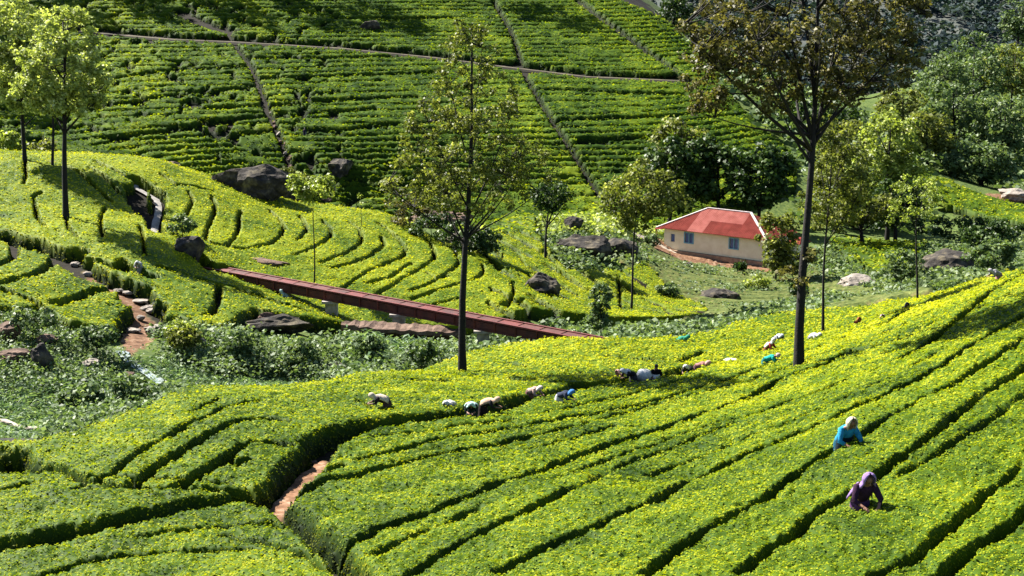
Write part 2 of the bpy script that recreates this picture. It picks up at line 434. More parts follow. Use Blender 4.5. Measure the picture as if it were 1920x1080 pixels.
EFG = [(-400, 150), (-400, 570), (0, 575), (80, 578), (125, 602), (200, 612), (256, 606), (290, 605), (330, 592), (390, 612), (420, 612), (480, 577), (500, 582),
       (560, 592), (640, 606), (860, 612), (950, 595), (990, 575), (1100, 590), (1200, 595), (1300, 592), (1330, 580), (1250, 535), (1210, 490), (1170, 505), (1060, 505),
       (1010, 440), (1000, 395), (1180, 385), (1180, 150)]
GAP = [(715, 385), (755, 418), (840, 452), (925, 478), (950, 490), (915, 430), (880, 390)]
JP = [(1555, 446), (1740, 452), (1700, 505), (1650, 512), (1600, 492)]
IP = [(1728, 313), (1830, 360), (1925, 385), (2300, 470), (2300, 500), (1925, 415), (1850, 405), (1760, 380), (1722, 345)]
HP = [(-700, -500), (-700, 440), (1300, 420), (1490, 350), (1492, 292), (1380, 190), (1290, 75), (1215, 0), (1100, -120), (1000, -500)]

def split_ids(u, v, D):
    """plot number of every place: 0 = no tea"""
    ids = np.zeros(u.shape, np.int32)
    jx = (vnoise(D * 1.7 + u * 0.05, u * 0.02 * D / 30, 201) - 0.5) * 9; jy = (vnoise(u * 0.022 * D / 30, D * 1.1, 203) - 0.5) * 7
    u = u + jx; v = v + jy * (D < 60)
    crest = np.interp(u, CREST_U, CREST_D)
    near = D < crest
    # field right of the path
    bnd = [(730, 2000), (730, 1160)] + AD[::-1][1:] + [(573, 897), (604, 861), (616, 838)] + E0[1:] + [(1437, 652), (1560, 624), (1717, 560), (1850, 510), (2600, 200), (2600, 2000)]
    inA = inpoly(u, v, bnd)
    inD = (~inA) & (v > fn(CD, u)) & (u < 760)
    inC = (~inA) & (~inD) & (v > fn(BC, u)) & (u < 520)
    k = np.zeros(u.shape, np.int32)
    for l in FIELD: k += (v < fn(l, u)).astype(np.int32)
    ids = np.where(near & inA, 10 + k, ids)
    kd = (v < fn(D1, u)).astype(int) + (v < fn(D2, u)).astype(int)
    ids = np.where(near & inD, 30 + kd, ids)
    ids = np.where(near & inC, 34 + (v < fn(C1, u)), ids)
    kb = (v < fn(U0, u)).astype(int) + (v < fn(B1, u)).astype(int) + ((v < fn(B2, u)) | (u > 545)).astype(int) + ((v < fn(B3, u)) | (u > 545)).astype(int)
    ids = np.where(near & ~inA & ~inD & ~inC, 40 + kb, ids)
    ids[near & inpoly(u, v, RAVINE)] = 0
    ids[near & inpoly(u, v, [(-400, 838), (44, 842), (52, 862), (130, 882), (-400, 905)])] = 0
    # left bank and middle hill
    c2 = np.interp(u, [-400, 0, 330, 560, 840, 900, 1000, 1180], [108, 106, 108, 111, 112, 119, 141, 146])
    mid = (~near) & (D > crest + 6) & (D < c2) & inpoly(u, v, EFG) & ~inpoly(u, v, GAP)
    bank = mid & (D < 92) & (v > np.interp(u, [-200, 0, 140, 250, 330, 480, 640, 800], [415, 440, 471, 492, 500, 540, 598, 640]))
    kb = (v > np.interp(u, [-100, 0, 106, 130], [535, 530, 482, 450])).astype(int) + (v > np.interp(u, [-60, 95, 212, 260], [560, 572, 542, 540])).astype(int)
    ids = np.where(bank & (u < 262), 50 + np.clip(kb, 0, 2), ids)
    ids = np.where(bank & (u >= 262), 54 + (v > fn(E6, u)), ids)
    ks = np.zeros(u.shape, np.int32)
    for l in SEPF:                                  # arcs: which side of each line
        a = np.array(l, float); a = np.vstack([a[0] + (a[0] - a[1]) * 6, a, a[-1] + (a[-1] - a[-2]) * 6])
        best = np.full(u.shape, 1e12); side = np.zeros(u.shape, bool)
        sel = mid & ~bank
        uu = u[sel]; vv = v[sel]; bb = np.full(uu.shape, 1e12); ss = np.zeros(uu.shape, bool)
        for (x1, y1), (x2, y2) in zip(a[:-1], a[1:]):
            dx, dy = x2 - x1, y2 - y1
            t = np.clip(((uu - x1) * dx + (vv - y1) * dy) / (dx * dx + dy * dy), 0, 1)
            d = (uu - x1 - t * dx) ** 2 + (vv - y1 - t * dy) ** 2
            s = (dx * (vv - y1) - dy * (uu - x1)) < 0
            m = d < bb; bb[m] = d[m]; ss[m] = s[m]
        side[sel] = ss; ks += side
    ids = np.where(mid & ~bank, 60 + ks, ids)
    ids = np.where(mid & ~bank & (u > 915), 70 + (v < fn([(900, 455), (985, 500), (1100, 520), (1250, 545)], u)), ids)
    ids = np.where((D > 118) & (D < 152) & inpoly(u, v, JP), 75, ids)
    ids = np.where((D > 145) & (D < 190) & inpoly(u, v, IP), 76, ids)
    ids = np.where((D > 150) & (D < 300) & inpoly(u, v, HP) & (ids == 0), 100, ids)
    return ids

# carved gaps: (line, half width, depth, brokenness, nearest depth, farthest depth)
CARVE = []
def cv(line, hw, dep, brk, d0, d1):
    if line[-1][0] == 1920 and len(line) > 2:        # rows run on beyond the right edge of the photograph
        (a, b), (c, d) = line[-2], line[-1]; line = line + [(2250, d + (d - b) / max(c - a, 40) * 330)]
    CARVE.append((line, hw, dep, brk, d0, d1))
cv(CD, 0.24, 0.9, 0, 20, 60); cv(BC, 0.14, 0.85, 0.15, 20, 60); cv(AD, 0.14, 0.9, 0, 20, 60); cv(E0, 0.20, 0.9, 0, 30, 75); cv(E0[:6], 0.42, 0.9, 0, 30, 60)
cv([(1300, 690), (1400, 664), (1440, 652)], 0.05, 0.35, 0.8, 50, 75)
cv(M1[:19], 0.140, 0.9, 0.15, 24, 75); cv(M1[18:], 0.05, 0.3, 0.7, 40, 75)
cv(M2[:6], 0.090, 0.9, 0.15, 20, 75); cv(M2[5:10], 0.06, 0.4, 0.7, 30, 75); cv(M2[9:], 0.125, 0.85, 0.25, 30, 75)
cv(M3, 0.105, 0.9, 0.12, 20, 75); cv(M4[:9], 0.075, 0.9, 0.12, 20, 75); cv(M4[8:], 0.06, 0.5, 0.7, 20, 75)
cv(M5[:9], 0.06, 0.9, 0.2, 20, 75); cv(M5[8:], 0.08, 0.6, 0.5, 20, 75); cv(M6, 0.05, 0.6, 0.6, 18, 60); cv(M7, 0.06, 0.9, 0.2, 18, 60)
cv(A0, 0.06, 0.5, 0.6, 30, 78); cv(A1[:7], 0.12, 0.8, 0.3, 30, 78); cv(A1[6:], 0.05, 0.4, 0.7, 30, 78); cv(M15, 0.05, 0.4, 0.75, 24, 75)
cv(A0[:3], 0.08, 0.8, 0.2, 30, 60)
cv([(845, 800), (930, 790), (1060, 765), (1200, 735), (1330, 700)], 0.04, 0.3, 0.85, 40, 75)
cv([(700, 815), (800, 808), (960, 785)], 0.04, 0.35, 0.8, 40, 75)
cv([(990, 840), (1050, 828), (1150, 798)], 0.05, 0.5, 0.5, 40, 75)
cv([(1450, 800), (1540, 765), (1640, 722), (1760, 660)], 0.04, 0.4, 0.8, 24, 75)
cv([(1690, 890), (1760, 850), (1850, 790), (1920, 740)], 0.04, 0.4, 0.8, 20, 75)
cv([(1180, 905), (1300, 860), (1420, 812)], 0.04, 0.35, 0.8, 20, 75)
cv(B1[:9], 0.08, 0.7, 0.35, 30, 60); cv(B2, 0.12, 0.9, 0.15, 30, 60); cv(B3, 0.15, 0.9, 0.1, 30, 60); cv([(425, 860), (440, 866), (458, 860)], 0.15, 0.8, 0, 30, 60)
cv([(358, 770), (385, 757), (410, 748)], 0.06, 0.5, 0.4, 30, 60)
cv([(742, 711), (790, 712), (840, 714)], 0.08, 0.8, 0.1, 40, 75); cv([(782, 720), (850, 723), (930, 726)], 0.05, 0.5, 0.5, 40, 75)
cv([(888, 703), (930, 708), (980, 714)], 0.08, 0.8, 0.1, 40, 75); cv([(999, 712), (1076, 719), (1140, 716)], 0.09, 0.9, 0.1, 40, 75)
cv([(680, 753), (707, 760)], 0.08, 0.7, 0.1, 40, 75); cv([(1143, 667), (1200, 673), (1264, 681)], 0.08, 0.8, 0.3, 50, 80); cv([(1275, 678), (1300, 668), (1320, 660)], 0.1, 0.8, 0.2, 50, 80)
cv([(945, 678), (985, 688)], 0.07, 0.5, 0.5, 50, 80); cv([(1657, 607), (1717, 573)], 0.09, 0.8, 0.25, 50, 80); cv([(1657, 622), (1692, 609)], 0.08, 0.7, 0.3, 50, 80)
cv(D1[2:], 0.07, 0.6, 0.4, 20, 60); cv(D2, 0.06, 0.5, 0.6, 20, 60); cv([(420, 1005), (480, 1012), (550, 1022)], 0.05, 0.5, 0.5, 20, 60)
cv(C1, 0.05, 0.4, 0.6, 20, 60)
cv(E1, 0.55, 0.95, 0, 70, 95); cv(STEPS, 0.75, 0.95, 0, 60, 95); cv(E2L, 0.2, 0.9, 0, 70, 90); cv(E3, 0.2, 0.9, 0.1, 65, 90); cv(E4, 0.28, 0.9, 0, 65, 90); cv(E5, 0.2, 0.8, 0.3, 60, 90)
cv([(146, 482), (175, 487), (215, 498), (230, 506)], 0.3, 0.9, 0, 60, 95); cv([(228, 488), (240, 500), (262, 508), (285, 518)], 0.35, 0.9, 0.1, 60, 95)
cv(E6, 0.22, 0.9, 0.15, 60, 95); cv(E7, 0.14, 0.8, 0.1, 60, 95); cv([(388, 590), (400, 583)], 0.2, 0.9, 0.1, 60, 95)
for k, l in F.items():
    big = k in (11, 12, 13, 14, 16, 17, 18, 19, 20, 22, 2, 3, 4, 9, 15)
    cv(l, 0.065 if big else 0.05, 0.85, 0.12 if big else 0.3, 78 if k < 25 else 84, 118 if k < 26 else 135)
cv(MIDPATH, 0.45, 0.95, 0, 80, 108); cv([(256, 352), (258, 375), (270, 393), (284, 405)], 0.7, 0.95, 0, 84, 104)
cv([(372, 480), (390, 498), (440, 508)], 0.5, 0.95, 0, 78, 92)
# far hill: road, gullies and the edge of the spur
ROAD = [(150, 52), (190, 57), (320, 68), (440, 73), (640, 85), (820, 103), (950, 120), (1100, 138), (1280, 146)]
GULLY = [(420, 40), (440, 80), (470, 120), (490, 170), (505, 210), (530, 270), (545, 310), (560, 350)]
DIAG = [(925, 0), (960, 60), (985, 140), (1020, 200), (1060, 260), (1110, 340), (1125, 365)]
SPUR = [(1060, -30), (1075, 0), (1130, 40), (1200, 90), (1268, 138)]
cv(ROAD, 1.7, 0.95, 0, 170, 260); cv(GULLY, 0.22, 0.95, 0.1, 150, 240); cv(DIAG, 0.18, 0.95, 0.2, 150, 260)
cv([(1079, -5), (1134, 36), (1206, 88), (1270, 132)], 0.5, 0.95, 0.1, 180, 290); cv([(1190, -10), (1230, 22), (1290, 66)], 0.5, 0.95, 0.1, 180, 290)
cv([(340, 20), (390, 45), (430, 55)], 1.2, 0.95, 0, 170, 260); cv([(350, 240), (300, 245), (190, 258)], 0.4, 0.9, 0.2, 150, 220)
for l in ([(480, 107), (640, 107), (760, 104)], [(495, 145), (640, 141), (815, 134)], [(380, 202), (488, 197)], [(497, 197), (563, 190), (700, 183), (780, 180)], [(572, 212), (700, 202)],
          [(580, 243), (638, 242), (750, 230)], [(380, 228), (497, 217)], [(190, 258), (300, 247), (415, 226), (500, 215)], [(423, 253), (513, 243)], [(1035, 225), (1140, 220), (1265, 217)],
          [(1090, 262), (1190, 257), (1270, 256)], [(640, 34), (850, 32)], [(180, 150), (330, 128), (470, 122)], [(160, 205), (300, 180), (480, 160)], [(1000, 165), (1150, 172), (1280, 175)]):
    cv(l, 0.42, 0.95, 0.12, 150, 260)

RIM = RAVINE + [RAVINE[0]]
LEDGE = [(-60, 840), (44, 840), (50, 862), (130, 884)]
RIM2 = [(-60, 577), (0, 575), (80, 578), (125, 602), (200, 612), (256, 606)]
RIM3 = [(290, 605), (330, 592), (390, 612), (420, 612), (480, 577), (500, 582), (560, 592), (640, 606)]
cv(RIM, 0.0, 0.9, 0, 30, 60); cv(LEDGE, 0.0, 0.9, 0, 30, 60); cv(RIM2, 0.0, 0.9, 0, 55, 90); cv(RIM3, 0.0, 0.9, 0, 55, 90)
BIGS = [CD, AD, E0, E0[:6], RIM, LEDGE, RIM2, RIM3, STEPS, E1]

def carve_field(x, y):
    out = np.zeros(x.shape)
    nz = (fbm(x * 2.6, y * 2.6, 5, 2) - 0.5)
    for li, (line, hw, dep, brk, d0, d1) in enumerate(CARVE):
        big = line in BIGS; brk = brk * 0.72
        px = []
        for (a, b) in zip(line[:-1], line[1:]):
            n = max(1, int(math.hypot(b[0] - a[0], b[1] - a[1]) / 30))
            for k in range(n): px.append((a[0] + (b[0] - a[0]) * k / n, a[1] + (b[1] - a[1]) * k / n))
        px.append(line[-1])
        w = np.array([hit(u, v, d0, d1)[0][:2] for u, v in px])
        mg = hw + (1.0 if big else 0.7)
        sel = np.where((x > w[:, 0].min() - mg) & (x < w[:, 0].max() + mg) & (y > w[:, 1].min() - mg) & (y < w[:, 1].max() + mg))[0]
        if not len(sel): continue
        xs = x[sel]; ys = y[sel]; d = np.full(xs.shape, 99.0)
        for (x1, y1), (x2, y2) in zip(w[:-1], w[1:]):
            dx, dy = x2 - x1, y2 - y1; L = dx * dx + dy * dy + 1e-9
            m = (xs > min(x1, x2) - mg) & (xs < max(x1, x2) + mg) & (ys > min(y1, y2) - mg) & (ys < max(y1, y2) + mg)
            if not m.any(): continue
            t = np.clip(((xs[m] - x1) * dx + (ys[m] - y1) * dy) / L, 0, 1)
            d[m] = np.minimum(d[m], np.hypot(xs[m] - x1 - t * dx, ys[m] - y1 - t * dy))
        near = d < mg
        ii = sel[near]; dd = d[near] + nz[ii] * (0.13 + hw * 0.5)
        soft = (0.14 if d0 < 60 else 0.10) if d0 < 100 else 0.35
        if big: soft = 0.34
        elif d0 < 60: soft = 0.14
        tt = np.clip((dd - hw) / soft, 0, 1)
        if big: tt = np.clip(tt + (vnoise(x[ii] * 5.5, y[ii] * 5.5, 91) - 0.5) * 0.35 * (tt > 0) * (tt < 1), 0, 1)
        c = dep * (1 - tt ** (0.55 if d0 < 60 else 0.8))
        if brk:
            b = fbm(x[ii] * 0.55, y[ii] * 0.55, 31 + li, 2)
            c *= sstep(brk * 0.62 - 0.1, brk * 0.62 + 0.08, b)
        out[ii] = np.maximum(out[ii], c)
    return out

# ------------------------------------------------------------------ grids
def tea_sheet():
    ts = np.concatenate([np.linspace(-0.60, -0.374, 40)[:-1], np.linspace(-0.374, 0.374, 680), np.linspace(0.374, 0.60, 60)[1:]])
    ys = np.concatenate([np.arange(15.0, 19.5, 0.15), np.arange(19.5, 45, 0.085), np.arange(45, 75, 0.13), np.arange(75, 116, 0.22), np.arange(116, 150, 0.45), np.arange(150, 250, 0.33)])
    t, y = np.meshgrid(ts, ys); x = t * y
    sh = x.shape; x = x.ravel(); y = y.ravel()
    z0 = T(x, y)
    u, v, D = proj(x, y, z0)
    ids = split_ids(u, v, D)
    car = carve_field(x, y)
    far = ids == 100
    # contour rows of the far hill
    gx = (T(x + 0.8, y) - T(x - 0.8, y)) / 1.6; gy = (T(x, y + 0.8) - T(x, y - 0.8)) / 1.6
    g = np.sqrt(gx * gx + gy * gy + 0.02)
    dz = 0.54
    s = (z0 + 0.9 * (fbm(x * 0.03, y * 0.03, 61, 2) - 0.5)) / dz
    fr = np.abs(s - np.round(s)) * dz / g
    nz = fbm(x * 1.1, y * 1.1, 71, 3) - 0.5
    brk = fbm(x * 0.16 + 9, y * 0.5, 77, 2)
    rowc = 0.85 * (1 - sstep(0.04, 0.30, fr + nz * 0.4)) * sstep(0.27, 0.45, brk)
    cross = fbm(x * 0.75, y * 0.45, 83, 2)
    rowc = np.maximum(rowc, 0.8 * sstep(0.66, 0.74, cross) * sstep(0.0, 1.0, (u < 640) * 1.0))
    car = np.where(far, np.maximum(car, rowc), car)
    # small rows on the slopes beyond the middle hill
    rough = (ids == 70) | (ids == 71) | (ids == 75) | (ids == 76)
    s2 = (x * 0.55 + y * 0.35 + 1.2 * fbm(x * 0.1, y * 0.1, 91, 2)) / 1.5
    f2 = np.abs(s2 - np.round(s2)) * 1.5
    r2 = np.where(ids == 76, 0.25, 0.6) * (1 - sstep(0.05, 0.32, f2 + nz * 0.4)) * sstep(0.35, 0.6, fbm(x * 0.35, y * 0.35, 97, 2))
    car = np.where(rough, np.maximum(car, r2), car)
    # bushes and leaf relief
    lump = (fbm(x * 1.15, y * 1.15, 3, 2) - 0.5) * 0.16 + (vnoise(x * 5.2, y * 5.2, 8) - 0.5) * 0.09
    lump = lump + np.where(D < 60, (vnoise(x * 10, y * 10, 9) - 0.5) * 0.08, 0)
    lump = lump + np.where(D > 118, (fbm(x * 0.8, y * 0.8, 13, 3) - 0.5) * 0.3, 0)
    hgt = HH - car
    z = z0 - car + lump * np.clip(hgt / 0.4, 0.25, 1)
    # field edges: the hedge ends
    z = np.where(ids == 0, z0 - 0.95, z)
    flush_shade = np.clip(1 - car / 0.45, 0, 1) * (ids > 0)
    bright = fbm(x * 0.9, y * 0.9, 44, 3) + 0.30 * sstep(42, 66, D) * (D < 118)  # farther beds get a lighter leaf tone, standing in for backlight
    P3 = np.stack([x, y, z], 1)
    n, m = sh
    idx = np.arange(n * m).reshape(n, m)
    q = np.stack([idx[:-1, :-1], idx[:-1, 1:], idx[1:, 1:], idx[1:, :-1]], -1).reshape(-1, 4)
    qi = ids[q]
    fid = qi.max(1)
    top = z[q].max(1) - (z0[q].mean(1) - HH)
    keep = (fid > 0) & (top > 0.03)
    q = q[keep]; fid = fid[keep]
    # far hill blocks and rows
    fz = s[q].mean(1); fu = u[q].mean(1); fv = v[q].mean(1)
    gul = np.interp(fv, [p[1] for p in GULLY], [p[0] for p in GULLY])
    dia = np.interp(fv, [p[1] for p in DIAG], [p[0] for p in DIAG])
    road = np.interp(fu, [p[0] for p in ROAD], [p[1] for p in ROAD])
    spur = (fv < 140) & (fu > np.interp(fv, [p[1] for p in SPUR], [p[0] for p in SPUR]))
    blk = np.where(spur, 5, np.where(fu > dia, np.where(fv < road, 4, 3), np.where(fu < gul, np.where(fv < road, 6, 1), np.where(fv < road, 7, 2))))
    isf = fid == 100
    sr = np.floor(s[q[:, 0]] + 0.5).astype(int)
    # the upper edge of a row is where the gap lies
    sr = np.floor(fz).astype(int)
    fid = np.where(isf, 1000 + blk * 200 + (sr + 60), fid)
    return P3, q, fid, flush_shade, bright, D, z0

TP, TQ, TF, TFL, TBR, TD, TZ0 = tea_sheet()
print('tea quads', len(TQ))

# leaves standing on the plucking surface
qa = TP[TQ]
ce = qa.mean(1)
n3 = np.cross(qa[:, 2] - qa[:, 0], qa[:, 3] - qa[:, 1]) * 0.5
ar = np.linalg.norm(n3, axis=1)
fD = TD[TQ].mean(1); fFl = TFL[TQ].mean(1)
size = np.where(fD > 118, 0.34, np.clip(0.0020 * fD, 0.05, 0.15))
steep = np.abs(n3[:, 2]) / np.maximum(ar, 1e-9) < 0.55
dens = 0.70 / size ** 2 * np.where(steep, 0.8, 0.5 + 0.5 * fFl)
dens = np.where((fD > 118), dens * 0.85, np.where(fD > 76, dens * 0.8, dens))
fu_, fv_, _ = proj(ce[:, 0], ce[:, 1], ce[:, 2])
outside = (fu_ < -60) | (fu_ > 1980) | (fv_ > 1120)
size = np.where(outside, size * 1.7, size); dens = np.where(outside, dens * 0.25, dens)
dens = np.where((fu_ < -700) | (fu_ > 2600), 0, dens)
cnt = (ar * dens + rng.random(len(ar))).astype(int)
src = np.repeat(np.arange(len(ar)), cnt)
print('tea leaves', len(src))
a_, b_ = rng.random(len(src)), rng.random(len(src))
qs = qa[src]
lp = (qs[:, 0] * ((1 - a_) * (1 - b_))[:, None] + qs[:, 1] * (a_ * (1 - b_))[:, None] + qs[:, 2] * (a_ * b_)[:, None] + qs[:, 3] * ((1 - a_) * b_)[:, None])
ls = size[src] * rng.uniform(0.7, 1.35, len(src))
ln = n3[src] / np.maximum(ar[src], 1e-9)[:, None]
ln = ln * 0.9 + rng.normal(0, 0.4, ln.shape); ln[:, 2] = np.abs(ln[:, 2]) + 0.1
lp = lp + np.array([0, 0, 1.0]) * (rng.uniform(-0.1, 0.65, len(src)) * ls)[:, None]
LV, LQ = leaf_quads(lp, ln, ls, 0.36, None, 0.12)
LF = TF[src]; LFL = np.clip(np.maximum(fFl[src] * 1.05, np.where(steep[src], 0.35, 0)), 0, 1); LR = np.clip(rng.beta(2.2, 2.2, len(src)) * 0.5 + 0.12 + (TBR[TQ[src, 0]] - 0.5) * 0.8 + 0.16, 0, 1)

ORD = ['first', 'second', 'third', 'fourth', 'fifth', 'sixth', 'seventh', 'eighth', 'ninth', 'tenth', 'eleventh', 'twelfth']
GN = 'tea hedges on the near slope'
LAB = {}
for k in range(0, 11):
    LAB[10 + k] = ('long tea hedge of the near slope, %s row up from the lower right corner' % ORD[k], GN)
LAB[10] = ('corner piece of clipped tea hedge filling the lower right corner of the photograph', GN)
LAB[20] = ('topmost tea hedge of the near slope, along the crest behind the tallest trunk', GN)
GK = 'tea hedges of the lower left beds'
LAB[30] = ('tea hedge at the bottom edge, lowest strip of the bed left of the dark gap', GK)
LAB[31] = ('middle tea strip of the bed at the bottom left', GK)
LAB[32] = ('upper tea strip of the bottom left bed, ending beside the bare soil path', GK)
LAB[34] = ('thick tea hedge with a dark shaded side facing the bottom left bed', GK)
LAB[35] = ('narrow tea strip above the thick shaded hedge, under the rounded knoll', GK)
LAB[40] = ('small tea hedge on the knoll next to the steep bank of the soil path', GK)
LAB[41] = ('curving tea hedge on the knoll, second from the soil path', GK)
LAB[42] = ('curving tea hedge across the middle of the knoll with a pale rock at its edge', GK)
LAB[43] = ('sunlit tea hedge on the back of the knoll, reaching the pickers by the gap', GK)
LAB[44] = ('bright tea hedge along the crest behind the knoll, holding the foot of the middle tree', GK)
GB = 'tea hedges of the left bank below the concrete path'
LAB[50] = ('tea bed at the left edge, directly under the wide dark ditch', GB)
LAB[51] = ('tea bed left of the stone steps', GB)
LAB[52] = ('lowest tea bed left of the stone steps, above the pale green herbs', GB)
LAB[54] = ('narrow bright tea strip running along the near side of the red flume', GB)
LAB[55] = ('wide tea bed right of the stone steps, over the shaded bank', GB)
GM = 'curved tea hedges of the middle hill'
LAB[60] = ('broad tea slope on the left of the middle hill round the winding pale path', GM)
for k in range(1, 8):
    LAB[60 + k] = ('curved tea hedge above the red flume, %s band right of the winding path' % ORD[k - 1], GM)
LAB[68] = ('last curved tea hedge of the middle hill, behind the dark trunk of the middle tree', GM)
LAB[70] = ('rough tea slope falling to the stream between the black boulder and the large outcrop', GM)
LAB[71] = ('bright tea slope behind the middle tree, left of the cream house', GM)
LAB[75] = ('small sunny tea plot behind the trees right of the cream house', 'tea plots beside the house')
LAB[76] = ('bright wedge of tea slope at the right edge beyond the trees', 'tea plots beside the house')
BL = {1: ('left of the stony gully on the lower hillside', 'lower far hillside, left of the gully'), 2: ('between the stony gully and the diagonal ditch', 'lower far hillside, middle'),
      3: ('right of the diagonal ditch, below the hill road', 'lower far hillside, right'), 4: ('above the hill road beside the bright spur', 'far hillside above the road, right'),
      5: ('on the far side of the bright spur edge', 'far side of the spur'), 6: ('above the hill road at the upper left', 'far hillside above the road, left'), 7: ('above the hill road, upper middle of the picture', 'far hillside above the road, middle')}
_o1 = ['', 'first', 'second', 'third', 'fourth', 'fifth', 'sixth', 'seventh', 'eighth', 'ninth', 'tenth', 'eleventh', 'twelfth', 'thirteenth', 'fourteenth', 'fifteenth', 'sixteenth', 'seventeenth', 'eighteenth', 'nineteenth']
def ordinal(n):
    if n < 20: return _o1[n]
    t = {2: 'twent', 3: 'thirt', 4: 'fort'}[n // 10]
    return t + 'ieth' if n % 10 == 0 else t + 'y-' + _o1[n % 10]
BCOUNT = {}
order = np.argsort(TF, kind='stable'); TFs = TF[order]
lord = np.argsort(LF, kind='stable'); LFs = LF[lord]
small = []
for fid in np.unique(TF):
    a, b = np.searchsorted(TFs, [fid, fid + 1]); fq = TQ[order[a:b]]
    la, lb = np.searchsorted(LFs, [fid, fid + 1]); li = lord[la:lb]
    if len(fq) < 60: continue
    uq, inv = np.unique(fq, return_inverse=True)
    V = TP[uq]; Q = inv.reshape(-1, 4)
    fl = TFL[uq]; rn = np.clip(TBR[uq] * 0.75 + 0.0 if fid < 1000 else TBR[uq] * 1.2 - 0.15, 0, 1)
    if len(li):
        lv = LV.reshape(-1, 4, 3)[li].reshape(-1, 3); lq = np.arange(len(li) * 4).reshape(-1, 4) + len(V)
        V2 = np.vstack([V, lv]); Q2 = np.vstack([Q, lq])
        fl2 = np.concatenate([fl, np.repeat(LFL[li], 4)]); rn2 = np.concatenate([rn * (0.42 if fid < 60 else 0.5), np.repeat(LR[li], 4)])  # surface below the leaves toned down, shade between leaves put into its colour
        sm = np.concatenate([np.ones(len(Q), bool), np.zeros(len(lq), bool)])
    else:
        V2, Q2, fl2, rn2, sm = V, Q, fl, rn, np.ones(len(Q), bool)
    base = V2.mean(0); base[2] = V2[:, 2].min()
    me = mesh_np('tea_hedge', V2 - base, Q2, [TEA if fid < 1000 else TEA_FAR], attrs={'flush_shade': fl2, 'leaf_tone': rn2}, smooth=sm)
    o = link('tea_hedge', me); o.location = base
    if fid < 1000:
        lab, grp = LAB.get(int(fid), ('tea hedge', 'tea hedges'))
        tag(o, lab, 'tea hedge', grp)
    else:
        bk = (int(fid) - 1000) // 200; BCOUNT[bk] = BCOUNT.get(bk, 0) + 1
        tag(o, 'contour tea row %s, %s from the lowest' % (BL[bk][0], ordinal(BCOUNT[bk])), 'tea hedge', 'contour tea rows, ' + BL[bk][1])

# ------------------------------------------------------------------ ground sheet
def ground_material():
    m, nt, b, out = new_mat('ground_cover')
    n1 = noise_node(nt, 0.35, 6); n2 = noise_node(nt, 3.0, 6)
    grass = ramp_node(nt, [(0.3, (0.022, 0.042, 0.010)), (0.5, (0.055, 0.085, 0.018)), (0.7, (0.12, 0.14, 0.035))], n2.outputs['Fac'])
    soil = ramp_node(nt, [(0.3, (0.06, 0.028, 0.014)), (0.55, (0.17, 0.09, 0.05)), (0.75, (0.30, 0.215, 0.15))], n2.outputs['Fac'])
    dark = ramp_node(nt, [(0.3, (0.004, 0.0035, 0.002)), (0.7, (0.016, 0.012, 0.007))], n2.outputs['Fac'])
    a = nt.nodes.new('ShaderNodeAttribute'); a.attribute_name = 'soil'
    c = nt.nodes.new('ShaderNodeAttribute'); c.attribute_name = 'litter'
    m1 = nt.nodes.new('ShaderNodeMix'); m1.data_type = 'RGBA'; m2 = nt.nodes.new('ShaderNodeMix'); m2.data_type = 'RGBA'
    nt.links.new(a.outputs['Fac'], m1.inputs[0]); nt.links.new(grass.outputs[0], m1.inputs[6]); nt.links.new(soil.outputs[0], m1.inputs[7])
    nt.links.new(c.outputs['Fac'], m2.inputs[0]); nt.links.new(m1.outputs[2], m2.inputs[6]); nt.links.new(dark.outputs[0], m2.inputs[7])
    nt.links.new(m2.outputs[2], b.inputs['Base Color']); b.inputs['Roughness'].default_value = 0.95; b.inputs['Specular IOR Level'].default_value = 0.1
    bp = nt.nodes.new('ShaderNodeBump'); bp.inputs['Strength'].default_value = 0.6; bp.inputs['Distance'].default_value = 0.1
    nt.links.new(n2.outputs['Fac'], bp.inputs['Height']); nt.links.new(bp.outputs[0], b.inputs['Normal'])
    return m
LAWN = [(1150, 470), (1240, 440), (1430, 490), (1480, 480), (1560, 500), (1760, 540), (1500, 600), (1290, 605), (1210, 560)]
SOILS = [RAVINE, [(1200, 438), (1235, 445), (1300, 480), (1290, 492), (1230, 462)], [(1840, 350), (1930, 355), (1930, 378), (1850, 368)], [(1440, 525), (1560, 505), (1700, 535), (1690, 548), (1540, 548)],
         [(400, 485), (470, 478), (545, 515), (535, 525), (470, 510)], [(235, 600), (280, 580), (300, 600), (262, 628)], [(150, 480), (250, 530), (300, 590), (240, 640), (200, 560)], [(80, 785), (110, 795), (100, 815), (75, 805)],
         [(1225, 462), (1300, 490), (1420, 505), (1500, 500), (1500, 492), (1420, 488)]]
def ground_z(x, y, u, v, D, ids):
    g = T(x, y) - HH + (fbm(x * 0.5, y * 0.5, 21, 3) - 0.5) * 0.25
    rav = inpoly(u, v, RAVINE) & (D < 60)
    g = g + np.where(rav, 0.12, 0)
    law = inpoly(u, v, LAWN) & (D > 85) & (D < 150)
    zz = (x * 0.30 + y * 0.75) / 1.5 + fbm(x * 0.12, y * 0.12, 23, 2) * 2
    fr = zz - np.floor(zz)
    g = g + np.where(law, 0.42 * sstep(0.15, 0.35, fr) * (1 - sstep(0.75, 0.98, fr)) + 0.3, 0)
    return g, rav, np.where(law, np.where((fr > 0.2) & (fr < 0.9), 1, 2), 0)
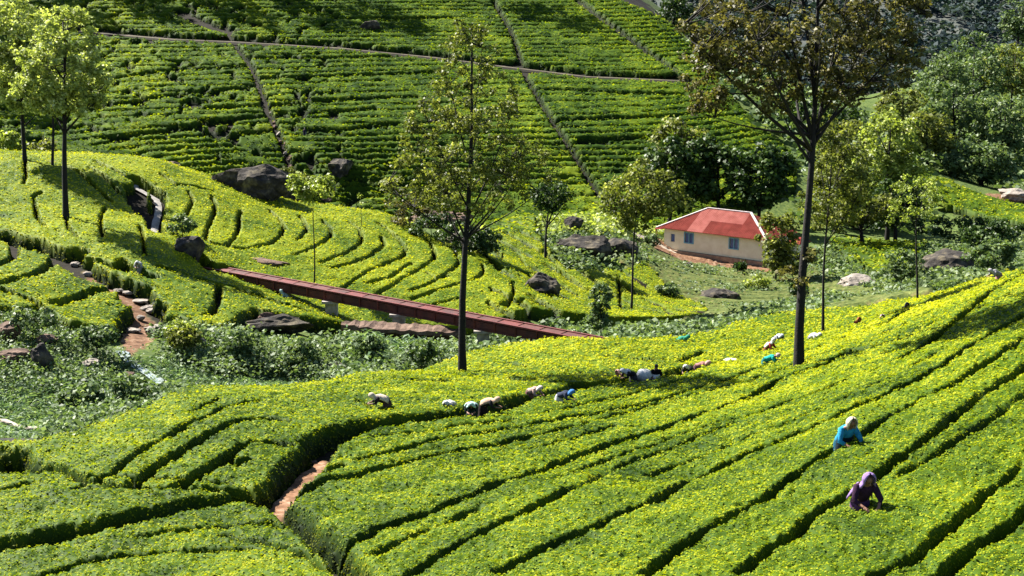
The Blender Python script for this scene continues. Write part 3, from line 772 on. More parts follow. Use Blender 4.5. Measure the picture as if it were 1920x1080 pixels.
def build_ground():
    ts = np.linspace(-0.60, 0.60, 430)
    ys = np.concatenate([np.arange(4, 20, 1.0), np.arange(20, 48, 0.25), np.arange(48, 90, 0.4), np.arange(90, 145, 0.33), np.arange(145, 330, 1.3)])
    t, y = np.meshgrid(ts, ys); x = t * y; sh = x.shape; x = x.ravel(); y = y.ravel()
    z0 = T(x, y); u, v, D = proj(x, y, z0)
    ids = split_ids(u, v, D)
    g, rav, law = ground_z(x, y, u, v, D, ids)
    soil = np.zeros(x.shape)
    ps = [(0, 60), (110, 160), (150, 230), (90, 125), (60, 110), (55, 95), (55, 95), (40, 70), (100, 150)]
    for k, (p, (d0, d1)) in enumerate(zip(SOILS, ps)): soil[inpoly(u, v, p) & (D > d0) & (D < d1)] = 0.45 if k == 3 else 1
    soil[(law == 1) & (soil < 1)] = 0.10; soil[(law == 2) & (soil < 1)] = 0.6
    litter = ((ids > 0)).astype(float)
    litter[inpoly(u, v, SOILS[6]) & (D > 60) & (D < 95)] = 0.25
    n, m = sh; idx = np.arange(n * m).reshape(n, m)
    q = np.stack([idx[:-1, :-1], idx[:-1, 1:], idx[1:, 1:], idx[1:, :-1]], -1).reshape(-1, 4)
    me = mesh_np('ground', np.stack([x, y, g], 1), q, [ground_material()], attrs={'soil': soil, 'litter': litter}, smooth=True)
    o = link('ground', me); tag(o, kind='structure')
build_ground()

# ------------------------------------------------------------------ far wooded hills and sky-side ground
FOREST = leaf_mat('forest_leaf', [(0.0, (0.008, 0.018, 0.022)), (0.5, (0.02, 0.036, 0.038)), (1.0, (0.045, 0.065, 0.055))], trans=0.2, rough=0.7, spec=0.1)  # blue of distance haze is put into the leaf colour
FORESTG = solid_mat('forest_floor', (0.02, 0.035, 0.03), (0.075, 0.075, 0.065), 0.05, 0.95, 0.2, 8)
def far_hills():
    us = np.linspace(-900, 3400, 260); ds = np.linspace(0, 1, 110)
    U, S = np.meshgrid(us, ds)
    D = 330 + S * 420
    v = 330 - S * 520 + 45 * (fbm(U * 0.003, S * 2, 5, 3) - 0.5)
    p = P(U, v, D)
    n, m = U.shape; idx = np.arange(n * m).reshape(n, m)
    q = np.stack([idx[:-1, :-1], idx[:-1, 1:], idx[1:, 1:], idx[1:, :-1]], -1).reshape(-1, 4)
    pts = p.reshape(-1, 3)
    me = mesh_np('distant_hill', pts, q, [FORESTG], smooth=True)
    o = link('distant_hill', me); tag(o, kind='structure')
    # tree canopy on it, one mass
    k = 42000
    fu = rng.uniform(1150, 1960, k); fs = rng.uniform(0.25, 0.8, k) 
    cl = fbm(fu * 0.02, fs * 22, 12, 3)
    ok = cl > 0.42; fu = fu[ok]; fs = fs[ok]; cl = cl[ok]
    vv = 330 - fs * 520 + 45 * (fbm(fu * 0.003, fs * 2, 5, 3) - 0.5)
    c = P(fu, vv, 330 + fs * 420)
    bump = vnoise(c[:, 0] * 0.22, c[:, 1] * 0.10, 4)
    c[:, 2] += bump * 6 + rng.uniform(0, 1.5, len(c))
    nr = rng.normal(0, 0.6, c.shape); nr[:, 2] = np.abs(nr[:, 2]) + 0.5
    V, Q = leaf_quads(c, nr, rng.uniform(1.0, 2.6, len(c)), 0.5)
    me = mesh_np('distant_forest', V, Q, [FOREST], attrs={'leaf_tone': np.repeat(np.clip(bump * 0.8 + rng.uniform(-.2, .3, len(c)), 0, 1), 4)})
    o = link('distant_forest', me)
    tag(o, 'dark blue green wood covering the distant hillside at the upper right', 'forest', None, 'stuff')
    # wide outer ground down in the valleys, reaching the horizon
    mb = MB(); R = 4000; n = 48; rings = []
    v0 = []
    for r in (700, 1500, R): v0.append([(r * math.cos(a) , r * math.sin(a), -60 - r * 0.01) for a in [2 * math.pi * k / n for k in range(n)]])
    mb.add([(0, 0, -62)] + v0[0], [(0, 1 + k, 1 + (k + 1) % n) for k in range(n)]); mb.loft(v0)
    tag(mb.build('terrain', FORESTG), kind='structure')
far_hills()

# ------------------------------------------------------------------ trees
LT_BROWN = leaf_mat('leaf_olive_brown', [(0, (0.026, 0.026, 0.009)), (0.45, (0.08, 0.074, 0.022)), (0.8, (0.16, 0.145, 0.045)), (1, (0.30, 0.28, 0.13))], trans=0.38, trans_gain=1.2, rough=0.5)
LT_OLIVE = leaf_mat('leaf_olive', [(0, (0.035, 0.045, 0.010)), (0.45, (0.105, 0.125, 0.024)), (0.8, (0.20, 0.22, 0.05)), (1, (0.40, 0.40, 0.17))], trans=0.42, trans_gain=1.3, rough=0.5)
LT_LIGHT = leaf_mat('leaf_light', [(0, (0.06, 0.085, 0.015)), (0.45, (0.18, 0.23, 0.04)), (0.8, (0.32, 0.37, 0.09)), (1, (0.52, 0.56, 0.25))], trans=0.42, trans_gain=1.3, rough=0.45)
LT_PALE = leaf_mat('leaf_pale', [(0, (0.09, 0.12, 0.03)), (0.45, (0.27, 0.32, 0.08)), (0.8, (0.45, 0.50, 0.18)), (1, (0.68, 0.70, 0.40))], trans=0.42, trans_gain=1.25, rough=0.6)
LT_DARK = leaf_mat('leaf_dark', [(0, (0.008, 0.022, 0.006)), (0.5, (0.03, 0.06, 0.012)), (1, (0.10, 0.15, 0.03))], trans=0.25, trans_gain=1.2, rough=0.5)
LT_GREY = leaf_mat('leaf_grey_green', [(0, (0.04, 0.075, 0.03)), (0.5, (0.085, 0.13, 0.045)), (1, (0.20, 0.25, 0.11))], trans=0.35, trans_gain=1.2, rough=0.5)
LT_HERB = leaf_mat('leaf_herb', [(0, (0.022, 0.045, 0.014)), (0.5, (0.095, 0.145, 0.055)), (0.85, (0.18, 0.24, 0.11)), (1, (0.28, 0.34, 0.19))], trans=0.35, trans_gain=1.2, rough=0.55, spec=0.15)
LT_GRASS = leaf_mat('leaf_grass', [(0, (0.04, 0.08, 0.04)), (0.5, (0.11, 0.18, 0.085)), (1, (0.24, 0.31, 0.16))], trans=0.35, trans_gain=1.2, rough=0.5)

def crown_clusters(ells, D, base, n):
    """cluster centres in ellipsoids given as seen in the photograph (u, v, ru, rv, weight)"""
    out = []
    w = np.array([e[4] for e in ells], float); w /= w.sum()
    for e, ww in zip(ells, w):
        k = max(1, int(round(n * ww)))
        c = P(e[0], e[1], D); rx = e[2] * D / FPX; rz = e[3] * D / FPX
        d = rng.normal(0, 1, (k, 3)); d /= np.linalg.norm(d, axis=1, keepdims=True)
        r = rng.uniform(0.25, 1.0, k) ** 0.5
        out.append(c + d * r[:, None] * np.array([rx, rx * 0.9, rz]))
    return np.vstack(out) - base

def make_tree(name, label, group, bu, bv, d0, d1, ells, leafmat, nclu=120, per=60, lsize=0.16, crad=0.5, trunk_r=0.2, fork=None, top=None, nlimb=12, barkm=None, base=None,
              lean=None, cat='tree', asp=0.38, limb_r=None, ground=True, squash=0.7):
    barkm = barkm or BARK
    if base is None:
        p, D = hit(bu, bv, d0, d1); p[2] -= HH if ground else 0
    else:
        p = np.array(base, float); D = proj(*p)[2]
    root = empty(name, p, label, cat, group)
    cl = crown_clusters(ells, D, p, nclu)
    ztop = cl[:, 2].max()
    fk = fork if fork is not None else 0.45      # share of total height where limbs start
    topc = np.array([np.mean(cl[:, 0]), np.mean(cl[:, 1]), ztop * 0.93]) if top is None else (P(top[0], top[1], D) - p)
    zf = fk * ztop
    tp = []
    for k in range(9):
        t = k / 8.0
        q = np.array([topc[0] * t ** 1.2, topc[1] * t, topc[2] * t])
        q[:2] += np.array([math.sin(t * 5 + p[0]), math.cos(t * 4 + p[1])]) * 0.012 * ztop * t * (1 - t) * 3
        tp.append(q)
    tp = np.array(tp)
    tr = [trunk_r * ((1.25 if k == 0 else 1.0) * (1 - 0.80 * (k / 8.0) ** 0.9)) for k in range(9)]
    mb = MB(); q0 = tp[0].copy(); q0[2] -= 0.3
    mb.tube([q0] + list(tp), [tr[0] * 1.15] + tr, 9)
    mb.build('trunk', barkm, root, True)
    def trunk_at(z):
        z = np.clip(z, 0, topc[2]); return np.array([np.interp(z, tp[:, 2], tp[:, i]) for i in range(3)])
    # main limbs reach the clusters that lie farthest apart
    pick = [int(np.argmax(np.linalg.norm(cl[:, :2] - topc[:2], axis=1)))]
    dist = np.linalg.norm(cl - cl[pick[0]], axis=1)
    for _ in range(min(nlimb, len(cl)) - 1):
        j = int(np.argmax(dist)); pick.append(j); dist = np.minimum(dist, np.linalg.norm(cl - cl[j], axis=1))
    limbs = []
    for j in pick:
        c = cl[j]; hd = math.hypot(c[0] - topc[0] * c[2] / max(topc[2], .1), c[1])
        za = float(np.clip(c[2] - hd * rng.uniform(0.9, 1.5) - 0.06 * ztop, zf * rng.uniform(0.95, 1.12), topc[2] * 0.92))
        if za > c[2]: za = max(c[2] - 0.1 * ztop, 0.3 * zf)
        a = trunk_at(za); mid = a * 0.45 + c * 0.55; mid[2] -= 0.10 * np.linalg.norm(c - a); mid[:2] += rng.normal(0, 0.03, 2) * np.linalg.norm(c - a)
        pts = np.array([(1 - t) ** 2 * a + 2 * t * (1 - t) * mid + t * t * c for t in np.linspace(0, 1, 7)])
        r0 = (limb_r or trunk_r * 0.42) * rng.uniform(0.6, 1.0)
        limbs.append((pts, r0, MB()))
        limbs[-1][2].tube(pts, [r0 * (1 - 0.85 * t) for t in np.linspace(0, 1, 7)], 6)
    allp = np.array([l[0] for l in limbs])
    for i, c in enumerate(cl):
        if i in pick: continue
        dd = np.linalg.norm(allp - c, axis=2) + np.where(allp[:, :, 2] > c[2] - 0.1, 3.0, 0) 
        dd[:, 0] += 0.5
        li, pi = np.unravel_index(np.argmin(dd), dd.shape)
        a = allp[li, pi]; mid = (a + c) / 2; mid[2] -= 0.06 * np.linalg.norm(c - a)
        r0 = max(0.01, limbs[li][1] * 0.38)
        limbs[li][2].tube([a, mid, c], [r0, r0 * 0.7, r0 * 0.35], 4, False)
    for pts, r0, m in limbs: m.build('branch', barkm, root, True)
    # leaves
    n = len(cl) * per
    ci = np.repeat(np.arange(len(cl)), per)
    off = rng.normal(0, 1, (n, 3)); off /= np.linalg.norm(off, axis=1, keepdims=True)
    off *= (rng.random(n) ** 0.45)[:, None] * (crad * rng.uniform(0.55, 1.25, len(cl)))[ci][:, None] * np.array([1, 1, squash])
    # clusters trail along their twig
    pos = cl[ci] + off
    nr = off / np.maximum(np.linalg.norm(off, axis=1, keepdims=True), 1e-6) * 0.6 + rng.normal(0, 0.55, (n, 3)); nr[:, 2] += 0.55
    V, Q = leaf_quads(pos, nr, lsize * rng.uniform(0.6, 1.4, n), asp)
    leaf_tone = np.clip(rng.normal(0.45, 0.2, n) + (rng.random(len(cl)) - 0.5)[ci] * 0.35 + off[:, 2] / crad * 0.12, 0, 1)
    me = mesh_np('crown', V, Q, [leafmat], attrs={'leaf_tone': np.repeat(leaf_tone, 4)})
    link('crown', me, root)
    return root

make_tree('tall_tree', 'tallest tree, its wide brown olive crown cut by the top edge', None, 1499, 687, 40, 70,
          [(1500, 40, 225, 110, 5), (1400, 110, 115, 75, 2.2), (1620, 105, 115, 80, 2.4), (1500, -90, 170, 110, 2.5), (1330, 165, 50, 55, 0.8), (1370, 60, 100, 80, 1.5), (1660, 30, 80, 80, 1.5), (1560, 170, 60, 45, .6), (1450, 175, 60, 40, .6), (1505, 510, 42, 42, .22)],
          LT_BROWN, 480, 38, 0.16, 0.40, 0.21, fork=0.48, top=(1540, -110), nlimb=16, limb_r=0.10)
make_tree('middle_tree', 'slender tree with sparse yellow olive crown rising from the crest in the middle', None, 867, 698, 50, 75,
          [(880, 110, 60, 60, 1.0), (885, 190, 95, 70, 2.0), (870, 280, 125, 80, 3.2), (885, 355, 130, 55, 2.2), (760, 340, 55, 50, 0.9), (995, 310, 55, 60, 1.0), (880, 65, 30, 30, .3), (800, 230, 50, 45, .6)],
          LT_OLIVE, 340, 34, 0.15, 0.36, 0.19, fork=0.40, top=(885, 60), nlimb=16, limb_r=0.06)
make_tree('light_tree', 'sunlit pale green tree at the left with a black trunk, nearest of the left trio', 'trees on the left of the middle hill', 123, 406, 80, 100,
          [(120, 60, 60, 50, 1.2), (115, 130, 80, 65, 2.5), (60, 150, 50, 55, 1.0), (165, 150, 38, 60, .8), (110, 195, 60, 28, .8)],
          LT_PALE, 220, 48, 0.22, 0.55, 0.21, fork=0.45, top=(118, 40), nlimb=10)
make_tree('light_tree', 'pale green tree cut by the left edge, its thin trunk by the crest', 'trees on the left of the middle hill', 46, 300, 92, 108,
          [(30, 60, 70, 75, 2), (10, 130, 50, 50, 1), (40, 190, 45, 28, .5)], LT_PALE, 160, 46, 0.24, 0.62, 0.17, fork=0.40, top=(35, 20), nlimb=9)
make_tree('light_tree', 'thin trunked tree between the two larger left trees, crown merging behind them', 'trees on the left of the middle hill', 97, 310, 92, 108,
          [(95, 150, 45, 50, 1), (60, 100, 50, 50, .8)], LT_OLIVE, 45, 40, 0.24, 0.62, 0.12, fork=0.45, top=(95, 110), nlimb=6)
make_tree('small_tree', 'small round pale tree on a very thin trunk standing behind the red flume', None, 588, 530, 80, 100,
          [(590, 352, 48, 24, 1), (560, 345, 22, 18, .3)], LT_LIGHT, 34, 44, 0.20, 0.48, 0.06, fork=0.82, top=(588, 350), nlimb=6)
make_tree('sapling', 'bare thin sapling standing on the crest of the middle hill', None, 678, 425, 95, 112, [(677, 372, 6, 10, 1)], LT_LIGHT, 4, 8, 0.15, 0.25, 0.035, fork=0.7, top=(677, 362), nlimb=2)
make_tree('olive_tree', 'olive tree left of the cream house with a thin dark trunk', None, 1183, 578, 85, 110,
          [(1205, 350, 75, 50, 2), (1170, 390, 45, 35, .8), (1250, 375, 45, 40, .9), (1200, 415, 45, 20, .4)], LT_OLIVE, 110, 46, 0.24, 0.6, 0.10, fork=0.60, top=(1200, 330), nlimb=9)
make_tree('small_dark_tree', 'small dark green tree with forked trunk left of the large outcrop', None, 1022, 482, 100, 125,
          [(1030, 368, 42, 26, 1)], LT_DARK, 34, 46, 0.24, 0.6, 0.13, fork=0.45, top=(1030, 365), nlimb=6)
make_tree('yellow_tree', 'yellow green tree on a thin trunk right of the tallest tree', None, 1544, 622, 60, 82,
          [(1570, 300, 55, 60, 1.6), (1560, 380, 60, 45, 1.4), (1545, 240, 30, 30, .4), (1600, 350, 45, 50, .9)], LT_OLIVE, 120, 42, 0.16, 0.42, 0.085, fork=0.45, top=(1560, 250), nlimb=9)
make_tree('thin_tree', 'small tree with mottled pale crown and thin trunk left of the large right boulder', None, 1721, 562, 60, 82,
          [(1718, 365, 50, 45, 1.5), (1690, 400, 30, 25, .4), (1750, 390, 28, 25, .4)], LT_LIGHT, 46, 34, 0.13, 0.36, 0.07, fork=0.6, top=(1720, 335), nlimb=7)
G1 = 'dense trees behind the cream house'
def far_tree(label, grp, u, vb, D, ells, mat, n=110, per=46, ls=0.45, cr=1.1, tr=0.25, fork=0.3, name='tree', nl=7):
    b = P(u, vb, D); b[2] = float(T(b[0], b[1])) - HH
    return make_tree(name, label, grp, 0, 0, 0, 0, ells, mat, n, per, ls, cr, tr, fork=fork, base=b, nlimb=nl)
far_tree('dark dense tree directly behind the red roof', G1, 1350, 400, 158, [(1350, 330, 60, 60, 1), (1320, 290, 40, 35, .5)], LT_DARK, 90, 60)
far_tree('dark tree with bright leaf tufts behind the right end of the red roof', G1, 1420, 400, 155, [(1420, 335, 60, 62, 1), (1460, 300, 30, 30, .3)], LT_DARK, 90, 60)
far_tree('dark tree behind the left end of the red roof', G1, 1255, 405, 156, [(1260, 310, 45, 60, 1), (1290, 360, 40, 35, .6)], LT_DARK, 80, 60)
far_tree('olive tree top showing over the dark trees behind the house', G1, 1290, 395, 162, [(1275, 265, 45, 38, 1), (1310, 300, 35, 35, .5)], LT_OLIVE, 60, 50)
far_tree('leafy tree hiding the right corner of the cream house', G1, 1455, 505, 122, [(1458, 440, 38, 46, 1), (1490, 480, 40, 35, .5), (1455, 485, 25, 25, .3)], LT_OLIVE, 80, 44, 0.30, 0.7, 0.1, 0.3)
G2 = 'trees between the house and the right hill'
far_tree('large pale green tree right of the tallest trunk', G2, 1665, 415, 150, [(1670, 265, 62, 60, 1.6), (1640, 320, 55, 50, 1), (1700, 310, 45, 50, .8)], LT_LIGHT, 130, 50, 0.36, 0.9)
far_tree('olive brown tree low behind the thin trunks at right', G2, 1620, 440, 142, [(1620, 385, 70, 40, 1), (1560, 400, 50, 35, .6)], LT_OLIVE, 90, 46, 0.34, 0.8)
far_tree('dark olive tree beside the bright wedge of tea', G2, 1680, 430, 146, [(1690, 375, 50, 45, 1), (1650, 410, 40, 25, .4)], LT_DARK, 60, 50, 0.34, 0.8)
far_tree('yellow green tree between the tallest trunk and the large pale tree', G2, 1580, 400, 160, [(1590, 270, 50, 45, 1), (1560, 330, 40, 50, .7)], LT_OLIVE, 90, 46, 0.36, 0.9)
G3 = 'grey green trees on the right hillside'
RT = [(1830, 200, 235, 1825, 120, 70, 55, 'grey green tree with long drooping sprays high on the right hillside'),
      (1900, 190, 240, 1900, 130, 60, 50, 'olive tree touching the right edge near the top'),
      (1790, 270, 205, 1790, 200, 70, 50, 'grey green tree in the middle of the right hillside'),
      (1880, 290, 200, 1880, 230, 60, 50, 'grey green tree at the right edge above the bright tea wedge'),
      (1740, 300, 190, 1735, 250, 45, 45, 'olive tree just left of the bright tea wedge'),
      (1840, 345, 188, 1835, 300, 60, 35, 'lowest grey green tree on the right hillside, over the bright tea wedge'),
      (1905, 120, 300, 1915, 30, 40, 50, 'pale grey green tree top in the upper right corner'),
            (1700, 230, 230, 1690, 205, 50, 40, 'dark grey green tree behind the large pale tree'),
      (1760, 130, 260, 1770, 140, 40, 40, 'grey green tree left of the drooping tree on the right hillside')]
for ri, (u, vb, D, cu, cvv, ru, rv, lab) in enumerate(RT):
    far_tree(lab, G3, u, vb, D, [(cu, cvv, ru, rv, 1), (cu - ru * .5, cvv + rv * .4, ru * .6, rv * .6, .4), (cu + ru * .5, cvv + rv * .5, ru * .6, rv * .6, .4)], (LT_GREY, LT_OLIVE, LT_GREY)[ri % 3], 85, 40, 0.5, 1.25, 0.3, 0.25)
G6 = 'dark trees at the back edge of the far tea hill'
far_tree('dark tree at the top edge behind the bright spur', G6, 1262, 60, 262, [(1262, 20, 34, 30, 1), (1290, 45, 25, 22, .6)], LT_DARK, 50, 44, 0.5, 1.3)
far_tree('dark tree at the back edge of the tea hill, left of the wide brown crown', G6, 1300, 110, 240, [(1310, 70, 34, 28, 1)], LT_DARK, 40, 44, 0.5, 1.3)
far_tree('dark tree behind the right flank of the far tea hill', G6, 1400, 190, 215, [(1410, 150, 50, 34, 1)], LT_DARK, 50, 44, 0.5, 1.3)
far_tree('dark tree under the right side of the wide brown crown', G6, 1500, 270, 200, [(1500, 225, 50, 40, 1), (1570, 215, 50, 34, 1)], LT_DARK, 60, 44, 0.5, 1.3)
# trees standing just above and left of the picture: they throw the long shadows down the far hillside
G4 = 'tall trees along the top of the far hillside'
for k, (X, Y, h) in enumerate([(-10, 247, 25), (-37, 245, 24), (-48, 243, 25), (-60, 241, 26), (-72, 239, 24), (-84, 236, 26), (-86, 222, 26), (-80, 208, 25), (-76, 196, 26), (-73, 184, 24), (-70, 172, 22), (-94, 214, 26)]):
    z = float(T(X, Y)) - HH
    u, v, D = proj(np.array(X), np.array(Y), np.array(z + h * 0.72))
    r = h * 0.19 * FPX / D
    make_tree('tall_tree', ['tall tree just above the frame over the long shadow of the far hillside', 'tall tree outside the upper left of the picture, %s of its row' % ordinal(k)][k > 0], G4, 0, 0, 0, 0, [(float(u), float(v), float(r), float(r) * 1.3, 1)], LT_DARK, 60, 34, 0.6, 1.2, 0.28, fork=0.45, base=(X, Y, z), nlimb=7)

G5 = 'bushes of the rocky brow behind the middle tree'
def bush(label, grp, u, vb, d0, d1, ells, mat, n=30, per=50, ls=0.2, cr=0.45, name='bush'):
    return make_tree(name, label, grp, u, vb, d0, d1, ells, mat, n, per, ls, cr, 0.05, fork=0.15, nlimb=5, cat='bush')
bush('brown leaved bush left of the middle tree on the rocky brow', G5, 765, 425, 95, 125, [(765, 395, 45, 26, 1)], LT_BROWN)
bush('dark bush directly behind the trunk of the middle tree', G5, 865, 470, 95, 125, [(868, 445, 50, 28, 1)], LT_DARK, 34)
bush('dark green bush below the reddish slab of the brow', G5, 810, 450, 95, 125, [(812, 425, 50, 24, 1)], LT_DARK, 34)
bush('dark bush right of the middle tree at the foot of the brow', G5, 915, 480, 95, 125, [(912, 455, 32, 25, 1)], LT_DARK, 24)
bush('reddish olive bush on top of the brow', G5, 830, 410, 100, 130, [(815, 375, 60, 20, 1)], LT_OLIVE, 30)
bush('narrow upright shrub with a pale top beside the end of the red flume', None, 1127, 632, 70, 110, [(1128, 555, 18, 26, 1), (1126, 595, 24, 30, 1.2)], LT_GREY, 44, 46, 0.17, 0.32, 'shrub')
bush('grey green bush growing on the black boulder by the winding path', None, 342, 445, 80, 100, [(342, 422, 24, 20, 1)], LT_GREY, 20, 44, 0.18, 0.35)
bush('round grey bush left of the large boulder at right', 'bushes round the right boulder', 1690, 535, 85, 120, [(1690, 498, 45, 34, 1)], LT_GREY, 36, 46, 0.22, 0.45)
bush('large leaved bush right of the large boulder', 'bushes round the right boulder', 1860, 510, 85, 120, [(1860, 480, 45, 30, 1)], LT_GREY, 36, 40, 0.3, 0.5)
bush('round topped bush above the large boulder at right', 'bushes round the right boulder', 1850, 470, 110, 150, [(1855, 440, 50, 22, 1)], LT_DARK, 36, 46, 0.3, 0.6)
bush('dark hedge like bush under the bright tea wedge', 'bushes round the right boulder', 1790, 445, 120, 160, [(1790, 425, 70, 20, 1), (1880, 430, 50, 18, .8)], LT_DARK, 60, 46, 0.32, 0.6)
bush('pale bush on the gully foot of the far hillside', None, 560, 355, 150, 175, [(548, 335, 28, 20, 1)], LT_OLIVE, 24, 44, 0.35, 0.7)
bush('pale green bush behind the crest at the left edge', 'bushes behind the left crest', 20, 300, 108, 150, [(22, 265, 26, 18, 1)], LT_LIGHT, 20, 44, 0.3, 0.6)
bush('rounded bush behind the left trunks', 'bushes behind the left crest', 80, 300, 108, 150, [(85, 280, 28, 14, 1)], LT_OLIVE, 18, 44, 0.3, 0.6)
bush('leafy shrub hanging over the shaded bank of the stream', None, 360, 640, 60, 90, [(345, 615, 30, 14, 1)], LT_LIGHT, 18, 44, 0.16, 0.35)

for u, v, ru, m, lab in [(1225, 452, 14, LT_GREY, 'small shrub at the left corner of the cream house'), (1390, 500, 12, LT_DARK, 'small dark shrub at the foot of the house wall'), (1420, 530, 22, LT_LIGHT, 'pale shrub on the terraces below the house'), (1500, 545, 26, LT_DARK, 'dark shrub left of the tallest trunk below the house'), (1250, 545, 20, LT_GREY, 'low shrub at the left edge of the terraces')]:
    make_tree('shrub', lab, 'shrubs round the cream house', u, v + 8, 95, 145, [(u, v - 2, ru, 9, 1)], m, 14, 40, 0.22, 0.4, 0.04, fork=0.15, nlimb=4, cat='shrub')
G7 = 'shrubs growing among the stream herbs'
for u, v, ru, rv, m, lab in [(455, 645, 34, 20, LT_HERB, 'pale shrub in the herbs under the shaded stone bank'), (560, 662, 36, 18, LT_GREY, 'grey green shrub in the herbs above the grey rock slab'), (690, 655, 30, 20, LT_HERB, 'pale shrub below the rock ledge under the flume'),
                       (790, 660, 28, 18, LT_HERB, 'pale shrub just left of the middle trunk'), (60, 600, 44, 20, LT_GREY, 'dark leafy shrub under the tea beds at the left edge'), (180, 632, 34, 17, LT_GREY, 'leafy shrub left of the foot of the stone steps'),
                       (150, 745, 40, 16, LT_HERB, 'silvery shrub behind the left end of the knoll'), (250, 728, 40, 14, LT_HERB, 'silvery shrub behind the middle of the knoll'), (345, 638, 26, 14, LT_OLIVE, 'olive shrub beside the fallen grey pole')]:
    make_tree('shrub', lab, G7, u, v + rv, 52, 88, [(u, v - 3, ru, rv, 1)], m, 22, 40, 0.19, 0.42, 0.04, fork=0.15, nlimb=5, cat='shrub')

# ------------------------------------------------------------------ herbs, grass, stream
def scatter(name, label, cat, polys, dens, lsize, height, mat, leaves=12, spread=0.35, asp=0.4, upright=0.4, patch=0.0, rows=False):
    C = []
    for poly, d0, d1 in polys:
        pl = np.array(poly, float)
        xs = []; 
        for uu, vv in poly:
            q, _ = hit(uu, vv, d0, d1); xs.append(q)
        xs = np.array(xs); x0, y0 = xs[:, :2].min(0) - 3; x1, y1 = xs[:, :2].max(0) + 3
        n = int((x1 - x0) * (y1 - y0) * dens)
        x = rng.uniform(x0, x1, n); y = rng.uniform(y0, y1, n)
        z = T(x, y); u, v, D = proj(x, y, z)
        ok = inpoly(u, v, poly) & (D > d0) & (D < d1) & (split_ids(u, v, D) == 0)
        if patch: ok &= fbm(x * 0.6, y * 0.6, 51, 2) > patch
        if rows:
            zz = (x * 0.30 + y * 0.75) / 1.5 + fbm(x * 0.12, y * 0.12, 23, 2) * 2; fr = zz - np.floor(zz); ok &= (fr > 0.62) & (fr < 0.95) & (fbm(x * 0.3, y * 0.3, 29, 2) > 0.42)
        C.append(np.stack([x[ok], y[ok], z[ok] - HH + (0.45 if rows else 0)], 1))
    C = np.vstack(C)
    n = len(C) * leaves; ci = np.repeat(np.arange(len(C)), leaves)
    hh = rng.uniform(0.3, 1.0, n) * height * (0.5 + fbm(C[:, 0] * 0.5, C[:, 1] * 0.5, 53, 2))[ci]
    off = rng.normal(0, spread, (n, 2)) * (0.4 + hh / height)[:, None]
    pos = C[ci].copy(); pos[:, :2] += off; pos[:, 2] += hh
    nr = rng.normal(0, 0.6, (n, 3)); nr[:, 2] = upright + np.abs(nr[:, 2])
    V, Q = leaf_quads(pos, nr, lsize * rng.uniform(0.6, 1.4, n), asp)
    leaf_tone = np.clip(rng.normal(0.42, 0.2, n) + (fbm(C[:, 0] * 0.8, C[:, 1] * 0.8, 57, 2) - 0.5)[ci] * 0.5 + (hh / height - 0.6) * 0.35, 0, 1)
    ctr = C.mean(0)
    me = mesh_np(name, V - ctr, Q, [mat], attrs={'leaf_tone': np.repeat(leaf_tone, 4)})
    o = link(name, me); o.location = ctr
    tag(o, label, cat, None, 'stuff')
    print(name, len(Q)); return o

VAL = [(-60, 560), (120, 590), (220, 650), (120, 700), (60, 700), (-60, 640)]
scatter('herb', 'dark green leafy herbs on the stream bank under the left tea beds', 'herbs', [([(-60, 572), (90, 580), (140, 606), (260, 660), (200, 700), (60, 720), (-60, 700)], 55, 80)], 9.0, 0.15, 0.6, LT_HERB, 16)
scatter('herb', 'pale broad leaved herbs lining the stream right of the stone steps', 'herbs', [([(390, 640), (430, 620), (560, 640), (640, 630), (860, 640), (870, 660), (700, 705), (600, 700), (500, 690), (390, 690)], 58, 90), ([(285, 600), (400, 612), (430, 620), (400, 690), (300, 650)], 58, 84)], 9.0, 0.20, 0.95, LT_HERB, 15)
scatter('herb', 'silvery green herb belt along the back of the near knoll', 'herbs', [([(90, 800), (130, 760), (230, 740), (330, 715), (390, 715), (380, 740), (280, 775), (190, 810), (110, 830)], 46, 64)], 11.0, 0.17, 0.8, LT_HERB, 16)
scatter('grass', 'blue green long grass covering the stream hollow', 'grass', [([(-60, 690), (60, 690), (160, 660), (300, 650), (420, 660), (640, 690), (700, 690), (500, 730), (380, 730), (250, 750), (100, 810), (-60, 850)], 46, 76)], 22, 0.30, 0.38, LT_GRASS, 7, 0.2, 0.10, 0.1)
scatter('herb', 'mixed green herbs between the flume end and the olive tree', 'herbs', [([(870, 640), (940, 610), (1010, 595), (1110, 600), (1300, 605), (1480, 560), (1600, 545), (1500, 600), (1300, 640), (1100, 640), (900, 665)], 72, 112)], 4.2, 0.30, 0.8, LT_HERB, 13)
scatter('herb', 'tall green grass tufts beside the middle trunk under the flume', 'herbs', [([(640, 650), (700, 625), (790, 640), (780, 670), (660, 690)], 60, 85)], 7, 0.5, 1.1, LT_GRASS, 12, 0.25, 0.10, 0.1)
scatter('grass', 'rough lawn tufts on the terraces below the cream house', 'grass', [([(1200, 470), (1300, 490), (1480, 500), (1640, 520), (1760, 545), (1500, 600), (1320, 600), (1220, 560), (1180, 510)], 95, 140)], 14.0, 0.26, 0.22, LT_LIGHT, 5, 0.25, 0.2, 0.3, 0.47)
scatter('terrace_plants', 'low green rows planted along the terraces below the cream house', 'plants', [([(1200, 470), (1300, 492), (1480, 505), (1640, 525), (1740, 545), (1500, 600), (1320, 600), (1220, 560), (1180, 510)], 95, 140)], 9.0, 0.24, 0.35, LT_GREY, 8, 0.16, 0.4, 0.5, 0, True)
scatter('shrubbery', 'mixed low shrubs around the outcrops and behind the tea plot at right', 'shrubs', [([(1000, 440), (1100, 420), (1200, 440), (1230, 490), (1180, 520), (1060, 500)], 100, 130), ([(1480, 455), (1760, 455), (1940, 420), (1960, 520), (1800, 545), (1650, 540), (1480, 500)], 100, 150)], 1.6, 0.36, 0.9, LT_GREY, 16, 0.45)
